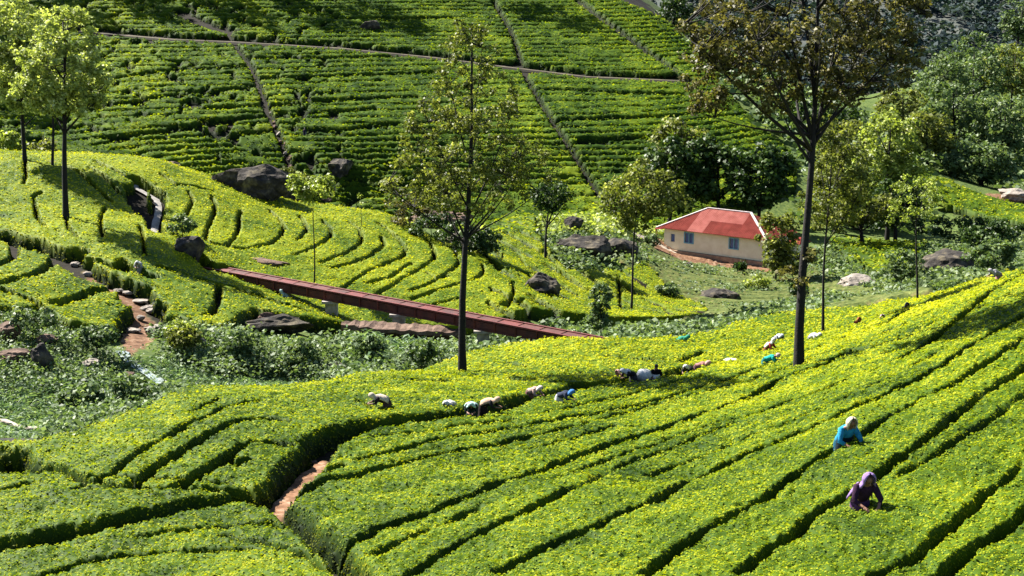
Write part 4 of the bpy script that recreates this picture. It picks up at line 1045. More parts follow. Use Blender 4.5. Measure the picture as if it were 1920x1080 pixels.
scatter('shrubbery', 'bright scrub on the slope behind the middle tree and below the far tea', 'shrubs', [([(560, 400), (700, 400), (900, 420), (1180, 380), (1300, 400), (1240, 440), (1000, 430), (900, 470), (720, 430)], 112, 165)], 1.2, 0.36, 0.7, LT_LIGHT, 14, 0.5)
scatter('shrubbery', 'dark scrub on the slope between the far tea hill and the right hillside', 'shrubs', [([(1290, 150), (1500, 290), (1500, 420), (1740, 440), (1740, 300), (1600, 200), (1300, 40)], 150, 330), ([(1700, 100), (2000, 20), (2000, 390), (1880, 350), (1720, 300)], 180, 330)], 0.22, 0.9, 2.0, LT_GREY, 16, 0.9)

def water_mat():
    m, nt, b, out = new_mat('foam_water')
    n = noise_node(nt, 6.0, 5)
    r = ramp_node(nt, [(0.35, (0.10, 0.13, 0.12)), (0.6, (0.32, 0.36, 0.34))], n.outputs['Fac']); nt.links.new(r.outputs[0], b.inputs['Base Color'])
    b.inputs['Roughness'].default_value = 0.25
    bp = nt.nodes.new('ShaderNodeBump'); bp.inputs['Strength'].default_value = 0.5; nt.links.new(n.outputs['Fac'], bp.inputs['Height']); nt.links.new(bp.outputs[0], b.inputs['Normal'])
    return m
def ribbon(name, line, d0, d1, w, mat, lift, kind=None, nz=0.25):
    pts = []
    for (a, b) in zip(line[:-1], line[1:]):
        for k in range(4): pts.append((a[0] + (b[0] - a[0]) * k / 4, a[1] + (b[1] - a[1]) * k / 4))
    pts.append(line[-1])
    W = np.array([hit(u, v, d0, d1)[0] for u, v in pts]); mb = MB(); vs = []
    for i, p in enumerate(W):
        d = W[min(i + 1, len(W) - 1)] - W[max(i - 1, 0)]; d[2] = 0; d /= max(np.linalg.norm(d), 1e-6); nn = np.array([-d[1], d[0], 0])
        ww = w * (1 + rng.uniform(-nz, nz)) * 0.5
        for s in (-1, -0.4, 0.4, 1):
            q = p + nn * ww * s; q[2] = T(q[0], q[1]) - HH + lift - abs(s) ** 2 * 0.03; vs.append(q)
    for s in (1, -1):
        pass
    f = [(i * 4 + k, i * 4 + k + 1, i * 4 + k + 5, i * 4 + k + 4) for i in range(len(W) - 1) for k in range(3)]
    mb.add(vs, f); o = mb.build(name, mat, None, True); tag(o, kind=kind); return o
ribbon('stream', [(228, 640), (240, 657), (256, 668), (275, 680), (292, 690), (300, 700)], 55, 75, 0.55, water_mat(), 0.35, 'structure')
ribbon('path', [(252, 330)] + MIDPATH, 85, 108, 0.45, solid_mat('pale_concrete', (0.14, 0.125, 0.11), (0.27, 0.255, 0.24), 3.0, 0.9, 0.2), 0.20, 'structure', 0.1)
ribbon('path', [(150, 53)] + ROAD[1:], 170, 260, 0.4, solid_mat('track', (0.035, 0.03, 0.018), (0.11, 0.09, 0.055), 1.0, 0.95, 0.3), 0.42, 'structure', 0.2)
ribbon('path', [(1195, 437), (1235, 452), (1262, 470), (1290, 488)], 110, 150, 1.3, solid_mat('house_path', (0.24, 0.19, 0.14), (0.4, 0.34, 0.27), 3, 0.9, 0.2), 0.52, 'structure', 0.1)

# ------------------------------------------------------------------ rocks
def rock(name, label, grp, u, v, d0, d1, ru, rv, mat=None, seed=0, ry=1.0, cat='rock', sink=0.25, sub=4, rot=0.0, flat=1.0):
    """rock seen centred at (u, v) with half sizes ru, rv in pixels"""
    mat = mat or ROCK
    p, D = hit(u, v + rv * 0.7, d0, d1, -HH)
    rx = ru * D / FPX; rz = rv * D / FPX
    bm = bmesh.new(); bmesh.ops.create_icosphere(bm, subdivisions=sub, radius=1.0)
    co = np.array([w.co[:] for w in bm.verts]); fs = [[w.index for w in f.verts] for f in bm.faces]; bm.free()
    r = np.random.default_rng(seed + 100)
    for k in range(16):                      # faceted by random cutting planes
        n = r.normal(0, 1, 3); n /= np.linalg.norm(n); h = r.uniform(0.62, 0.95)
        d = co @ n; co = co - np.outer(np.maximum(d - h, 0), n)
    co *= (1 + 0.45 * (fbm(co[:, 0] * 2.4 + seed, co[:, 1] * 2.2 + co[:, 2] * 2.7, seed, 4) - 0.5))[:, None]
    co = co * np.array([rx, rx * ry, rz]) * 1.12
    M = Matrix.Rotation(rot, 3, 'Z'); co = co @ np.array(M).T
    me = mesh_np(name, co, None, [mat], tris=np.array(fs), smooth=False)
    if grp and 'left edge' in grp: sink -= 0.5 / rz * 0.5
    o = link(name, me); o.location = (p[0], p[1] + rx * ry * 0.3, p[2] + rz * (1 - sink)); tag(o, label, cat, grp)
    return o
def rock_mat(name, stops, scale=1.5):
    m = solid_mat(name, (0, 0, 0), (1, 1, 1), scale, 0.92, 0.9, 10, 0.15, stops=stops)
    return m
ROCK_DARK = rock_mat('dark_rock', [(0.3, (0.010, 0.009, 0.008)), (0.5, (0.035, 0.03, 0.026)), (0.62, (0.09, 0.075, 0.05)), (0.75, (0.17, 0.15, 0.10))])
ROCK_RED = rock_mat('red_rock', [(0.3, (0.04, 0.024, 0.018)), (0.6, (0.13, 0.085, 0.062)), (0.8, (0.2, 0.15, 0.11))])
GR = 'rock outcrops of the middle hill'
rock('rock', 'large dark rock outcrop with a mossy top behind the middle hill crest', GR, 468, 352, 105, 130, 72, 40, ROCK_DARK, 1, 0.8)
rock('rock', 'dark end of the outcrop stepping down towards the small round tree', GR, 530, 372, 105, 130, 42, 22, ROCK_DARK, 2, 0.8)
rock('rock', 'pale tan shoulder of rock at the left end of the large outcrop', GR, 412, 335, 104, 130, 20, 14, ROCK_PALE, 3)
rock('rock', 'small pointed rock on the crest left of the large outcrop', GR, 314, 312, 100, 112, 24, 13, ROCK_RED, 4)
rock('rock', 'long flat dark rock between the trunks on the left crest', GR, 82, 314, 92, 108, 34, 11, ROCK_RED, 5, 0.5)
rock('rock', 'dark end of the flat rock touching the black trunk', GR, 108, 328, 90, 108, 14, 10, ROCK_DARK, 6)
rock('rock', 'black boulder with a bush on top at the start of the red flume', None, 352, 474, 80, 100, 34, 34, ROCK_DARK, 7, 0.8)
rock('rock', 'brown rock slab beside the flume below the curved hedges', None, 480, 496, 80, 100, 66, 14, ROCK_RED, 8, 0.5, rot=-0.3)
rock('rock', 'small dark rock on the crest left of the brow bushes', GR, 660, 397, 100, 125, 24, 10, ROCK_DARK, 9)
rock('rock', 'reddish sloping rock slab among the bushes behind the middle tree', GR, 822, 408, 105, 128, 60, 17, ROCK_RED, 10, 0.7, rot=-0.2)
rock('rock', 'dark rock face under the bushes behind the middle trunk', GR, 880, 462, 96, 122, 52, 24, ROCK_DARK, 11, 0.6)
rock('rock', 'black boulder on the slope right of the middle trunk', None, 1016, 545, 85, 105, 34, 30, ROCK_DARK, 12, 0.9)
GO = 'dark outcrop left of the cream house'
rock('rock', 'large dark outcrop in front of the cream house lawn, left block', GO, 1095, 468, 105, 130, 50, 26, ROCK_DARK, 13, 0.8)
rock('rock', 'brown topped right block of the dark outcrop near the house path', GO, 1158, 470, 105, 130, 40, 26, ROCK_DARK, 14, 0.8)
rock('rock', 'upper dark stone of the outcrop with a lit tip', GO, 1075, 424, 118, 140, 18, 16, ROCK_DARK, 15)
rock('rock', 'shadowed boulder on the lawn below the cream house', None, 1350, 560, 100, 120, 34, 20, ROCK_DARK, 16, 0.8)
rock('rock', 'small dark rock on the lawn left of the cream house', None, 1285, 502, 112, 135, 20, 9, ROCK_DARK, 17)
rock('rock', 'white and brown boulder at the back edge of the near slope', None, 1606, 532, 95, 115, 42, 17, ROCK_PALE, 18, 0.8)
rock('rock', 'small dark stone right of the white and brown boulder', None, 1650, 542, 90, 115, 12, 9, ROCK_DARK, 19)
rock('rock', 'large dark boulder at right behind the thin trunk', None, 1783, 500, 95, 118, 52, 31, ROCK_DARK, 20, 0.9)
rock('rock', 'black rounded boulder at the back edge of the near slope beside a green bundle', None, 1297, 622, 70, 90, 17, 15, ROCK_DARK, 21)
rock('rock', 'grey rock slab in the pale herbs above the knoll', None, 622, 698, 58, 75, 34, 14, ROCK, 22, 0.8)
GL = 'brown rocks of the stream bank at the left edge'
rock('rock', 'dark brown rock at the left edge above the stream', GL, 14, 632, 58, 72, 26, 16, ROCK_RED, 23)
rock('rock', 'tan topped rock at the left edge beside the dark cleft', GL, 22, 680, 54, 68, 32, 12, ROCK_RED, 24)
rock('rock', 'dark upright rock with a brown cap over the stream', GL, 78, 685, 54, 68, 22, 26, ROCK_DARK, 25)
rock('rock', 'brown rock below the lowest left tea bed', GL, 84, 648, 56, 70, 22, 10, ROCK_RED, 26)
rock('rock', 'small tan stone with dark side in the stream grass', GL, 168, 692, 54, 68, 18, 7, ROCK_PALE, 27)
rock('rock', 'small dark stone in the middle of the stream grass', GL, 154, 726, 50, 64, 9, 7, ROCK_DARK, 28)
rock('rock', 'small brown stone low in the stream grass', GL, 242, 714, 50, 66, 12, 5, ROCK_RED, 29)
rock('rock', 'orange earth lump behind the left end of the knoll', None, 90, 800, 44, 58, 16, 9, SOILP, 30)
rock('rock', 'pale grey rock tip on the knoll between tea strips', 'pale rocks in the near tea', 356, 798, 42, 52, 13, 6, ROCK_PALE, 31, sink=-1.0)
rock('rock', 'low grey rock right behind the pale rock tip on the knoll', 'pale rocks in the near tea', 380, 787, 42, 52, 13, 4, ROCK, 32, sink=-1.6)
rock('rock', 'tiny whitish stone in the tea on top of the knoll', 'pale rocks in the near tea', 527, 748, 45, 58, 7, 4, ROCK_PALE, 33, sink=-2.2)
rock('rock', 'grey rock with white top in the bright tea behind the middle trunk', 'pale rocks in the near tea', 1080, 683, 55, 75, 15, 8, ROCK_PALE, 34, sink=-1.0)
rock('rock', 'dark stone bank under the near end of the shaded tea bed', None, 520, 612, 62, 84, 62, 18, ROCK_DARK, 35, 0.5)
rock('rock', 'brown stone in the shaded bank under the bright tea strip', None, 500, 600, 62, 84, 24, 12, ROCK_RED, 36, 0.5)
rock('rock', 'tan rock under the small tea bush beside the stone steps', None, 290, 622, 60, 80, 18, 12, ROCK_PALE, 37)
rock('rock', 'dark earth bank at the left edge behind the knoll', None, 30, 838, 42, 56, 60, 16, ROCK_DARK, 38, 0.5)
rock('rock', 'dark round rock clump on the upper far hillside', 'rocks on the far hillside', 692, 52, 190, 240, 18, 15, ROCK_DARK, 39)
rock('rock', 'dark rock clump right of the stony gully near the hill foot', 'rocks on the far hillside', 640, 318, 150, 180, 22, 22, ROCK_DARK, 40)
rock('rock', 'pinkish stones at the foot of the far hillside behind the small round tree', 'rocks on the far hillside', 610, 375, 140, 170, 16, 6, ROCK_RED, 41)
rock('rock', 'pale bare bluff at the right edge behind the bright tea wedge', None, 1905, 366, 170, 210, 34, 14, ROCK_PALE, 42)
for k, (u, v, r) in enumerate([(222, 546, 9), (238, 551, 11), (262, 566, 15), (276, 578, 13), (284, 584, 11), (263, 597, 8), (250, 621, 14), (140, 497, 10), (166, 515, 11), (290, 540, 0)]):
    if r: rock('stepping_stone', ['topmost pale stone of the rough steps', 'second pale stone of the rough steps', 'largest pale flat stone of the rough steps', 'stone of the steps beside the right tea bed', 'thin stone slab low on the steps',
               'small white stone low on the steps', 'broad sunlit stone at the foot of the steps', 'pale stone at the head of the path beside the wide ditch', 'tan stone on the path below the wide ditch'][k],
               'stones of the rough steps', u, v, 60, 95, r, 4.5, ROCK_PALE, 50 + k, 0.8, 'stone', 0.1, 3)
rng2 = np.random.default_rng(5)
# logs
def log(label, a, b, d0, d1, r, mat, lift=0.5, name='log'):
    p, _ = hit(a[0], a[1], d0, d1); q, _ = hit(b[0], b[1], d0, d1); p[2] += lift - HH; q[2] += lift - HH
    pts = [p + (q - p) * t + np.array([0, 0, 0.06 * math.sin(t * 9)]) for t in np.linspace(0, 1, 7)]
    base = pts[0].copy(); mb = MB(); mb.tube([x - base for x in pts], [r * (1 - 0.3 * t) for t in np.linspace(0, 1, 7)], 7)
    o = mb.build(name, mat, None, True); o.location = base; tag(o, label, 'log')
WOOD = solid_mat('dead_wood', (0.16, 0.12, 0.10), (0.40, 0.34, 0.29), 8, 0.9, 0.5)
log('grey fallen pole lying over the shaded bank right of the steps', (336, 625), (385, 648), 60, 80, 0.08, WOOD, 1.0)
log('crooked pale branch lying in the stream grass at the left edge', (-5, 768), (78, 786), 46, 60, 0.10, WOOD, 0.35)

# ------------------------------------------------------------------ flume
RED = solid_mat('red_brown_paint', (0.028, 0.008, 0.006), (0.10, 0.022, 0.014), 1.6, 0.7, 0.3, 8)
RED2 = solid_mat('red_rail_paint', (0.06, 0.011, 0.008), (0.14, 0.028, 0.02), 2.0, 0.6, 0.2, 8)
CONC = solid_mat('concrete', (0.16, 0.14, 0.12), (0.36, 0.32, 0.28), 3.0, 0.9, 0.3, 8)
def flume():
    A = Vector(P(376, 497, 87.5)); B = Vector(P(1140, 640, 71)); L = (B - A).length; d = (B - A).normalized()
    root = empty('flume', A, 'long red brown flume crossing the valley on piers', 'flume')
    r = Vector((d.y, -d.x, 0)).normalized(); up = Vector((0, 0, 1))
    W, H = 0.8, 0.50
    n = 22
    for side in (-1, 1):
        for k in range(n):
            s0, s1 = L * k / n + 0.02, L * (k + 1) / n - 0.02
            mb = MB(); mb.bar(d * s0 + r * (side * W / 2) - up * (H / 2 + .05), d * s1 + r * (side * W / 2) - up * (H / 2 + .05), 0.05, H - 0.1); mb.build('side_panel', RED, root)
        mb = MB(); mb.bar(r * (side * (W / 2 + .02)), d * L + r * (side * (W / 2 + .02)), 0.14, 0.09); mb.build('rail', RED2, root)
        mb = MB(); mb.bar(r * (side * (W / 2 + .02)) - up * (H + .02), d * L + r * (side * (W / 2 + .02)) - up * (H + .02), 0.12, 0.08); mb.build('rail', RED, root)
        for k in range(n + 1):
            mb = MB(); c = d * (L * k / n) + r * (side * (W / 2 + 0.06)); mb.bar(c - up * 0.03, c - up * (H + 0.0), 0.07, 0.07); mb.build('rib', RED2 if k % 3 else RED, root)
    mb = MB(); mb.bar(-up * (H - .02), d * L - up * (H - .02), W - 0.06, 0.06); mb.build('trough_floor', RED, root)
    for k in range(0, n + 1):
        mb = MB(); c = d * (L * k / n) - up * 0.06; mb.bar(c - r * (W / 2), c + r * (W / 2), 0.08, 0.05); mb.build('cross_tie', RED, root)
        if k < n:
            mb = MB(); c1 = d * (L * (k + .04) / n) - up * 0.02; c2 = d * (L * (k + .96) / n) - up * 0.02; mb.bar(c1, c2, W - 0.04, 0.03); mb.build('cover_board', RED2 if k % 4 == 1 else RED, root)
    for u in (622, 748, 905):
        t = (u - 382) / (1140 - 382); # place by share of the span
        best = min(np.linspace(0, 1, 300), key=lambda q: abs(proj(*np.array(A + (B - A) * q).T)[0] - u))
        c = (B - A) * best; w = A + c; g = float(T(w.x, w.y)) - HH
        mb = MB(); mb.box((c.x, c.y, (g - 0.3 - A.z + c.z - H - 0.08) / 2), (0.65, 0.8, abs(c.z - H - 0.08 - (g - 0.3 - A.z)))); mb.build('pier', CONC, root)
        mb = MB(); mb.box((c.x, c.y, c.z - H - 0.13), (0.95, 1.3, 0.14)); mb.build('pier_cap', CONC, root)
flume()
def slab():
    A, _ = hit(642, 640, 66, 82); p1 = P(640, 607, 76); p2 = P(862, 622, 76)
    root = empty('rock_ledge', p1, 'flat pinkish rock ledge with a dark undercut below the flume', 'rock')
    n = 26; d = p2 - p1; topv = []; mb = MB(); rings = []
    for k in range(n + 1):
        t = k / n; c = d * t; w = 0.22 * (1 - abs(2 * t - 1) ** 4) + 0.08
        e = [rng.uniform(-.07, .07) for _ in range(6)]
        rings.append([(c[0], c[1] - w * 1.6 + e[0], c[2] + e[1]), (c[0], c[1] + w * 2 + e[2], c[2] + 0.12 + e[3]), (c[0], c[1] + w * 2, c[2] - 0.5), (c[0], c[1] - w * 0.2, c[2] - 0.45), (c[0], c[1] - w * 1.6, c[2] - 0.22 + e[4])])
    mb.loft(rings); mb.build('ledge_top', ROCK_RED, root)
    mb = MB(); rings = []
    for k in range(n + 1):
        c = d * (k / n); rings.append([(c[0], c[1] + 0.1 + rng.uniform(-.1, .1), c[2] - 0.3), (c[0], c[1] + 1.2, c[2] - 0.3), (c[0], c[1] + 1.2, c[2] - 1.8), (c[0], c[1] + 0.2 + rng.uniform(-.1, .1), c[2] - 1.8)])
    mb.loft(rings); mb.build('undercut_wall', ROCK_DARK, root)
slab()

# ------------------------------------------------------------------ house
def house():
    A = P(1245, 459, 138.5); B = P(1432, 489, 132.0); z = (A[2] + B[2]) / 2 - 0.2
    L = math.hypot(B[0] - A[0], B[1] - A[1]); ang = math.atan2(B[1] - A[1], B[0] - A[0])
    root = empty('house', (A[0], A[1], z), 'cream walled house with red hipped tin roof and small blue windows', 'house', rz=ang)
    CREAM = solid_mat('cream_plaster', (0.68, 0.63, 0.43), (0.80, 0.76, 0.56), 1.5, 0.9, 0.1)
    PLN = solid_mat('plinth_plaster', (0.20, 0.12, 0.08), (0.34, 0.24, 0.16), 3, 0.9, 0.2)
    RRED = solid_mat('red_roof_sheet', (0.10, 0.016, 0.011), (0.19, 0.038, 0.029), 1.2, 0.85, 0.15, 8, 0.05)
    RPINK = solid_mat('pink_roof_sheet', (0.22, 0.06, 0.048), (0.32, 0.11, 0.09), 1.5, 0.85, 0.15, 8, 0.05)
    CAP = solid_mat('pale_ridge_cap', (0.35, 0.28, 0.26), (0.55, 0.5, 0.48), 4, 0.7, 0.1)
    BLUE = solid_mat('blue_frame', (0.12, 0.32, 0.42), (0.2, 0.45, 0.55), 5, 0.6, 0.1)
    GLS = solid_mat('window_glass', (0.05, 0.09, 0.2), (0.10, 0.16, 0.32), 5, 0.15, 0.0)
    W, H = 5.0, 2.15
    def cut(name, holes):   # front wall with openings
        xs = sorted({0, L} | {h[0] for h in holes} | {h[1] for h in holes}); mb = MB()
        for a, b in zip(xs[:-1], xs[1:]):
            hs = [h for h in holes if h[0] <= a and h[1] >= b]
            if hs:
                h = hs[0]
                if h[2] > 0: mb.box(((a + b) / 2, 0.1, h[2] / 2), (b - a, 0.2, h[2]))
                mb.box(((a + b) / 2, 0.1, (h[3] + H) / 2), (b - a, 0.2, H - h[3]))
            else: mb.box(((a + b) / 2, 0.1, H / 2), (b - a, 0.2, H))
        mb.build(name, CREAM, root)
    w1, w2 = (2.35, 3.25, 0.85, 1.75), (7.25, 8.15, 0.85, 1.75); dr = (0.75, 1.2, 0.75, 1.5)
    sc = L / 10.9
    w1, w2, dr = [tuple([h[0] * sc, h[1] * sc, h[2], h[3]]) for h in (w1, w2, dr)]
    cut('front_wall', [dr, w1, w2])
    for nm, c, dd in (('side_wall', (0.1, W / 2, H / 2), (0.2, W - 0.41, H)), ('side_wall', (L - 0.1, W / 2, H / 2), (0.2, W - 0.41, H)), ('back_wall', (L / 2, W - 0.1, H / 2), (L, 0.2, H))):
        mb = MB(); mb.box(c, dd); mb.build(nm, CREAM, root)
    mb = MB(); mb.box((L / 2, W / 2, -0.5), (L + 0.5, W + 0.6, 0.96)); mb.build('plinth', PLN, root)
    for x0, x1, z0, z1 in (w1, w2):
        mb = MB(); f = 0.09
        for c, dd in (((x0 - f / 2, 0, (z0 + z1) / 2), (f, 0.12, z1 - z0 + 2 * f)), ((x1 + f / 2, 0, (z0 + z1) / 2), (f, 0.12, z1 - z0 + 2 * f)), (((x0 + x1) / 2, 0, z0 - f / 2), (x1 - x0, 0.12, f)), (((x0 + x1) / 2, 0, z1 + f / 2), (x1 - x0, 0.12, f)), (((x0 + x1) / 2, 0.02, (z0 + z1) / 2), (0.08, 0.06, z1 - z0))):
            mb.box(c, dd)
        fr = mb.build('window', BLUE, root)
        for s in (0, 1):
            m2 = MB(); xa = x0 + (x1 - x0) * s / 2 + 0.03; m2.box((xa + (x1 - x0) / 4 - .03, 0.08, (z0 + z1) / 2), ((x1 - x0) / 2 - 0.08, 0.02, z1 - z0 - 0.02)); m2.build('pane', GLS, fr)
    m2 = MB(); m2.box(((dr[0] + dr[1]) / 2, 0.12, (dr[2] + dr[3]) / 2), (dr[1] - dr[0] - .02, 0.05, dr[3] - dr[2] - .02)); m2.build('shutter', GLS, root)
    # hipped roof of separate sheets
    e = 0.55; ze, zr = H - 0.12, H + 1.75; ym = W / 2; r0, r1 = 3.3 * sc, 8.0 * sc
    x0, x1, y0, y1 = -e, L + e, -e, W + e
    def sheet(quad, mat, nm='roof_sheet', th=0.05):
        q = [Vector(p) for p in quad]; n = (q[1] - q[0]).cross(q[-1] - q[0]).normalized()
        if n.z < 0: n = -n
        mb = MB(); k = len(q); vs = [p + n * th for p in q] + list(q)
        mb.add(vs, [tuple(range(k)), tuple(range(2 * k - 1, k - 1, -1))] + [(i, k + i, k + (i + 1) % k, (i + 1) % k) for i in range(k)])
        # ribs of the corrugation
        for j in range(5):
            t = (j + 0.5) / 5
            a = q[0].lerp(q[1], t) + n * (th + .012); b = q[-1].lerp(q[2], t) + n * (th + .012)
            if (b - a).length > 0.2: mb.bar(a, b, 0.035, 0.03)
        mb.build(nm, mat, rf)
    rfm = MB(); rfm.add([(x0, y0, ze), (x1, y0, ze), (x1, y1, ze), (x0, y1, ze), (r0, ym, zr - .03), (r1, ym, zr - .03)], [(0, 1, 5, 4), (1, 2, 5), (2, 3, 4, 5), (3, 0, 4), (3, 2, 1, 0)])
    rf = rfm.build('roof', RRED, root)
    N = 14
    def top_at(x):    # y, z of the upper end of the front slope above x
        if x < r0: t = (x - x0) / (r0 - x0)
        elif x > r1: t = (x1 - x) / (x1 - r1)
        else: t = 1
        return Vector((x, y0 + (ym - y0) * t, ze + (zr - ze) * t))
    lo = lambda x: Vector((x, y0, ze))
    for k in range(N):
        a, b = x0 + (x1 - x0) * k / N + 0.012, x0 + (x1 - x0) * (k + 1) / N - 0.012
        for (s0, s1) in ((0, 0.5), (0.5, 1.0)):
            qa, qb = lo(a).lerp(top_at(a), s0), lo(b).lerp(top_at(b), s0); qc, qd = lo(b).lerp(top_at(b), s1), lo(a).lerp(top_at(a), s1)
            if (qc - qb).length < 0.05 and (qd - qa).length < 0.05: continue
            pink = (k in (4, 5)) or (k in (7, 8, 9) and s0 == 0.5 and False) or (k in (7, 8, 9, 10) and s0 == 0.0 and False) or (k in (6, 7, 8, 9) and s0 == 0.5)
            sheet([qa, qb, qc, qd], RPINK if pink else RRED, th=0.05 if s0 == 0 else 0.03)
    def cap(a, b): 
        mb = MB(); mb.bar(a, b, 0.22, 0.07); mb.build('ridge_cap', CAP, rf)
    cap((r0, ym, zr + .05), (r1, ym, zr + .05)); cap((r1, ym, zr + .05), (x1, y0, ze + .07)); cap((r0, ym, zr + .04), (x0, y0, ze + .05))
    # lean-to at the right end and small porch roof at the left end
    mb = MB(); mb.box((L + 1.3, 3.7, 0.7), (1.5, 2.0, 1.4)); mb.build('annex_wall', CREAM, root)
    mb = MB(); mb.add([(L + .58, 2.5, 1.45), (L + 2.3, 2.5, 1.45), (L + 2.3, 4.9, 1.45), (L + .58, 4.9, 1.45), (L + 1.2, 3.7, 1.95), (L + 1.8, 3.7, 1.95)], [(0, 1, 5, 4), (1, 2, 5), (2, 3, 4, 5), (3, 0, 4), (3, 2, 1, 0)]); mb.build('annex_roof', RRED, root)
    mb = MB(); mb.add([(-1.7, 0.8, 1.6), (-.6, 0.8, 1.75), (-.6, 3.0, 2.0), (-1.7, 3.0, 1.9), (-1.7, 0.8, 1.55), (-.6, 0.8, 1.7), (-.6, 3.0, 1.95), (-1.7, 3.0, 1.85)], [(0, 1, 2, 3), (7, 6, 5, 4), (0, 4, 5, 1), (1, 5, 6, 2), (2, 6, 7, 3), (3, 7, 4, 0)]); mb.build('porch_roof', RRED, root)
    mb = MB(); mb.box((-1.55, 1.0, 0.8), (0.1, 0.1, 1.5)); mb.build('porch_post', PLN, root)
house()
# white hurdle by the boulder
def hurdle():
    WH = solid_mat('white_paint', (0.6, 0.6, 0.56), (0.8, 0.8, 0.78), 5, 0.6, 0.1)
    a, D = hit(1680, 535, 90, 112, -HH); b = P(1722, 548, D - 3); b[2] = a[2] - 0.35
    root = empty('railing', a, 'small white slatted railing beside the large right boulder', 'railing')
    A = Vector((0, 0, 0)); B = Vector(b - a)
    for k in range(5):
        mb = MB(); c = A.lerp(B, k / 4); mb.bar(c - Vector((0, 0, 0.3)), c + Vector((0, 0, 0.9)), 0.08); mb.build('post', WH, root)
    for h in (0.25, 0.55, 0.85):
        mb = MB(); mb.bar(A + Vector((0, -.05, h)), B + Vector((0, -.05, h)), 0.05, 0.09); mb.build('rail', WH, root)
hurdle()

for k, (u, v) in enumerate([(508, 212), (512, 228), (519, 240), (522, 252), (528, 262), (532, 274), (538, 286), (541, 298), (545, 310)]):
    rock('stone', 'pale stone in the gully of the far hillside, %s from the top' % ordinal(k + 1), 'stones of the far gully', u + [0, 5, -4, 3, -2, 6, -3, 4, 0][k], v + [0, 3, -2, 0, 4, -3, 2, 0, 3][k], 150, 200, [4, 6, 5, 8, 4, 7, 5, 9, 5][k], [3, 4, 4, 5, 3, 5, 4, 6, 4][k], ROCK_RED if k % 3 else ROCK_PALE, 80 + k, sub=3)

for k, (u, v, r) in enumerate([(590, 868, 6), (574, 880, 4), (556, 896, 5), (600, 850, 5), (530, 918, 4), (510, 934, 6), (562, 866, 4)]):
    rock('stone', 'small stone on the bare soil path, %s from its upper end' % ordinal([2, 4, 5, 1, 6, 7, 3][k]), 'stones of the soil path', u, v, 36, 50, r, r * 0.6, ROCK_RED, 130 + k, sub=2, sink=0.1)

# ------------------------------------------------------------------ people
SKIN = solid_mat('brown_skin', (0.16, 0.075, 0.045), (0.22, 0.11, 0.07), 12, 0.6, 0.05)
HAIR = solid_mat('black_hair', (0.008, 0.006, 0.005), (0.02, 0.016, 0.014), 40, 0.5, 0.3)
_cm = {}
def cloth(rgb):
    rgb = tuple(c * 0.7 for c in rgb); k = tuple(round(c, 3) for c in rgb)
    if k not in _cm:
        _cm[k] = solid_mat('cloth', tuple(c * 0.6 for c in rgb), tuple(c * 1.15 for c in rgb), 11.0, 0.9, 0.8, 4, 0.1)
    return _cm[k]
POSES = {   # pelvis, belly, chest, neck, head, crown ; shoulder, elbow, wrist (right side, mirrored); knee, ankle
 'pick': dict(pelvis=(0, 0, .86), belly=(0, -.07, 1.0), chest=(0, -.19, 1.18), neck=(0, -.29, 1.31), head=(0, -.38, 1.40), crown=(0, -.42, 1.49), sh=(.17, -.24, 1.24), el=(.27, -.37, 1.00), wr=(.15, -.57, .93)),
 'bend': dict(pelvis=(0, .05, .84), belly=(0, -.08, .93), chest=(0, -.27, 1.02), neck=(0, -.43, 1.09), head=(0, -.54, 1.12), crown=(0, -.62, 1.15), sh=(.17, -.34, 1.06), el=(.22, -.44, .86), wr=(.12, -.62, .84)),
 'up': dict(pelvis=(0, 0, .88), belly=(0, -.01, 1.05), chest=(0, -.04, 1.25), neck=(0, -.07, 1.40), head=(0, -.11, 1.50), crown=(0, -.13, 1.60), sh=(.18, -.05, 1.32), el=(.27, -.10, 1.06), wr=(.14, -.32, .98)),
}
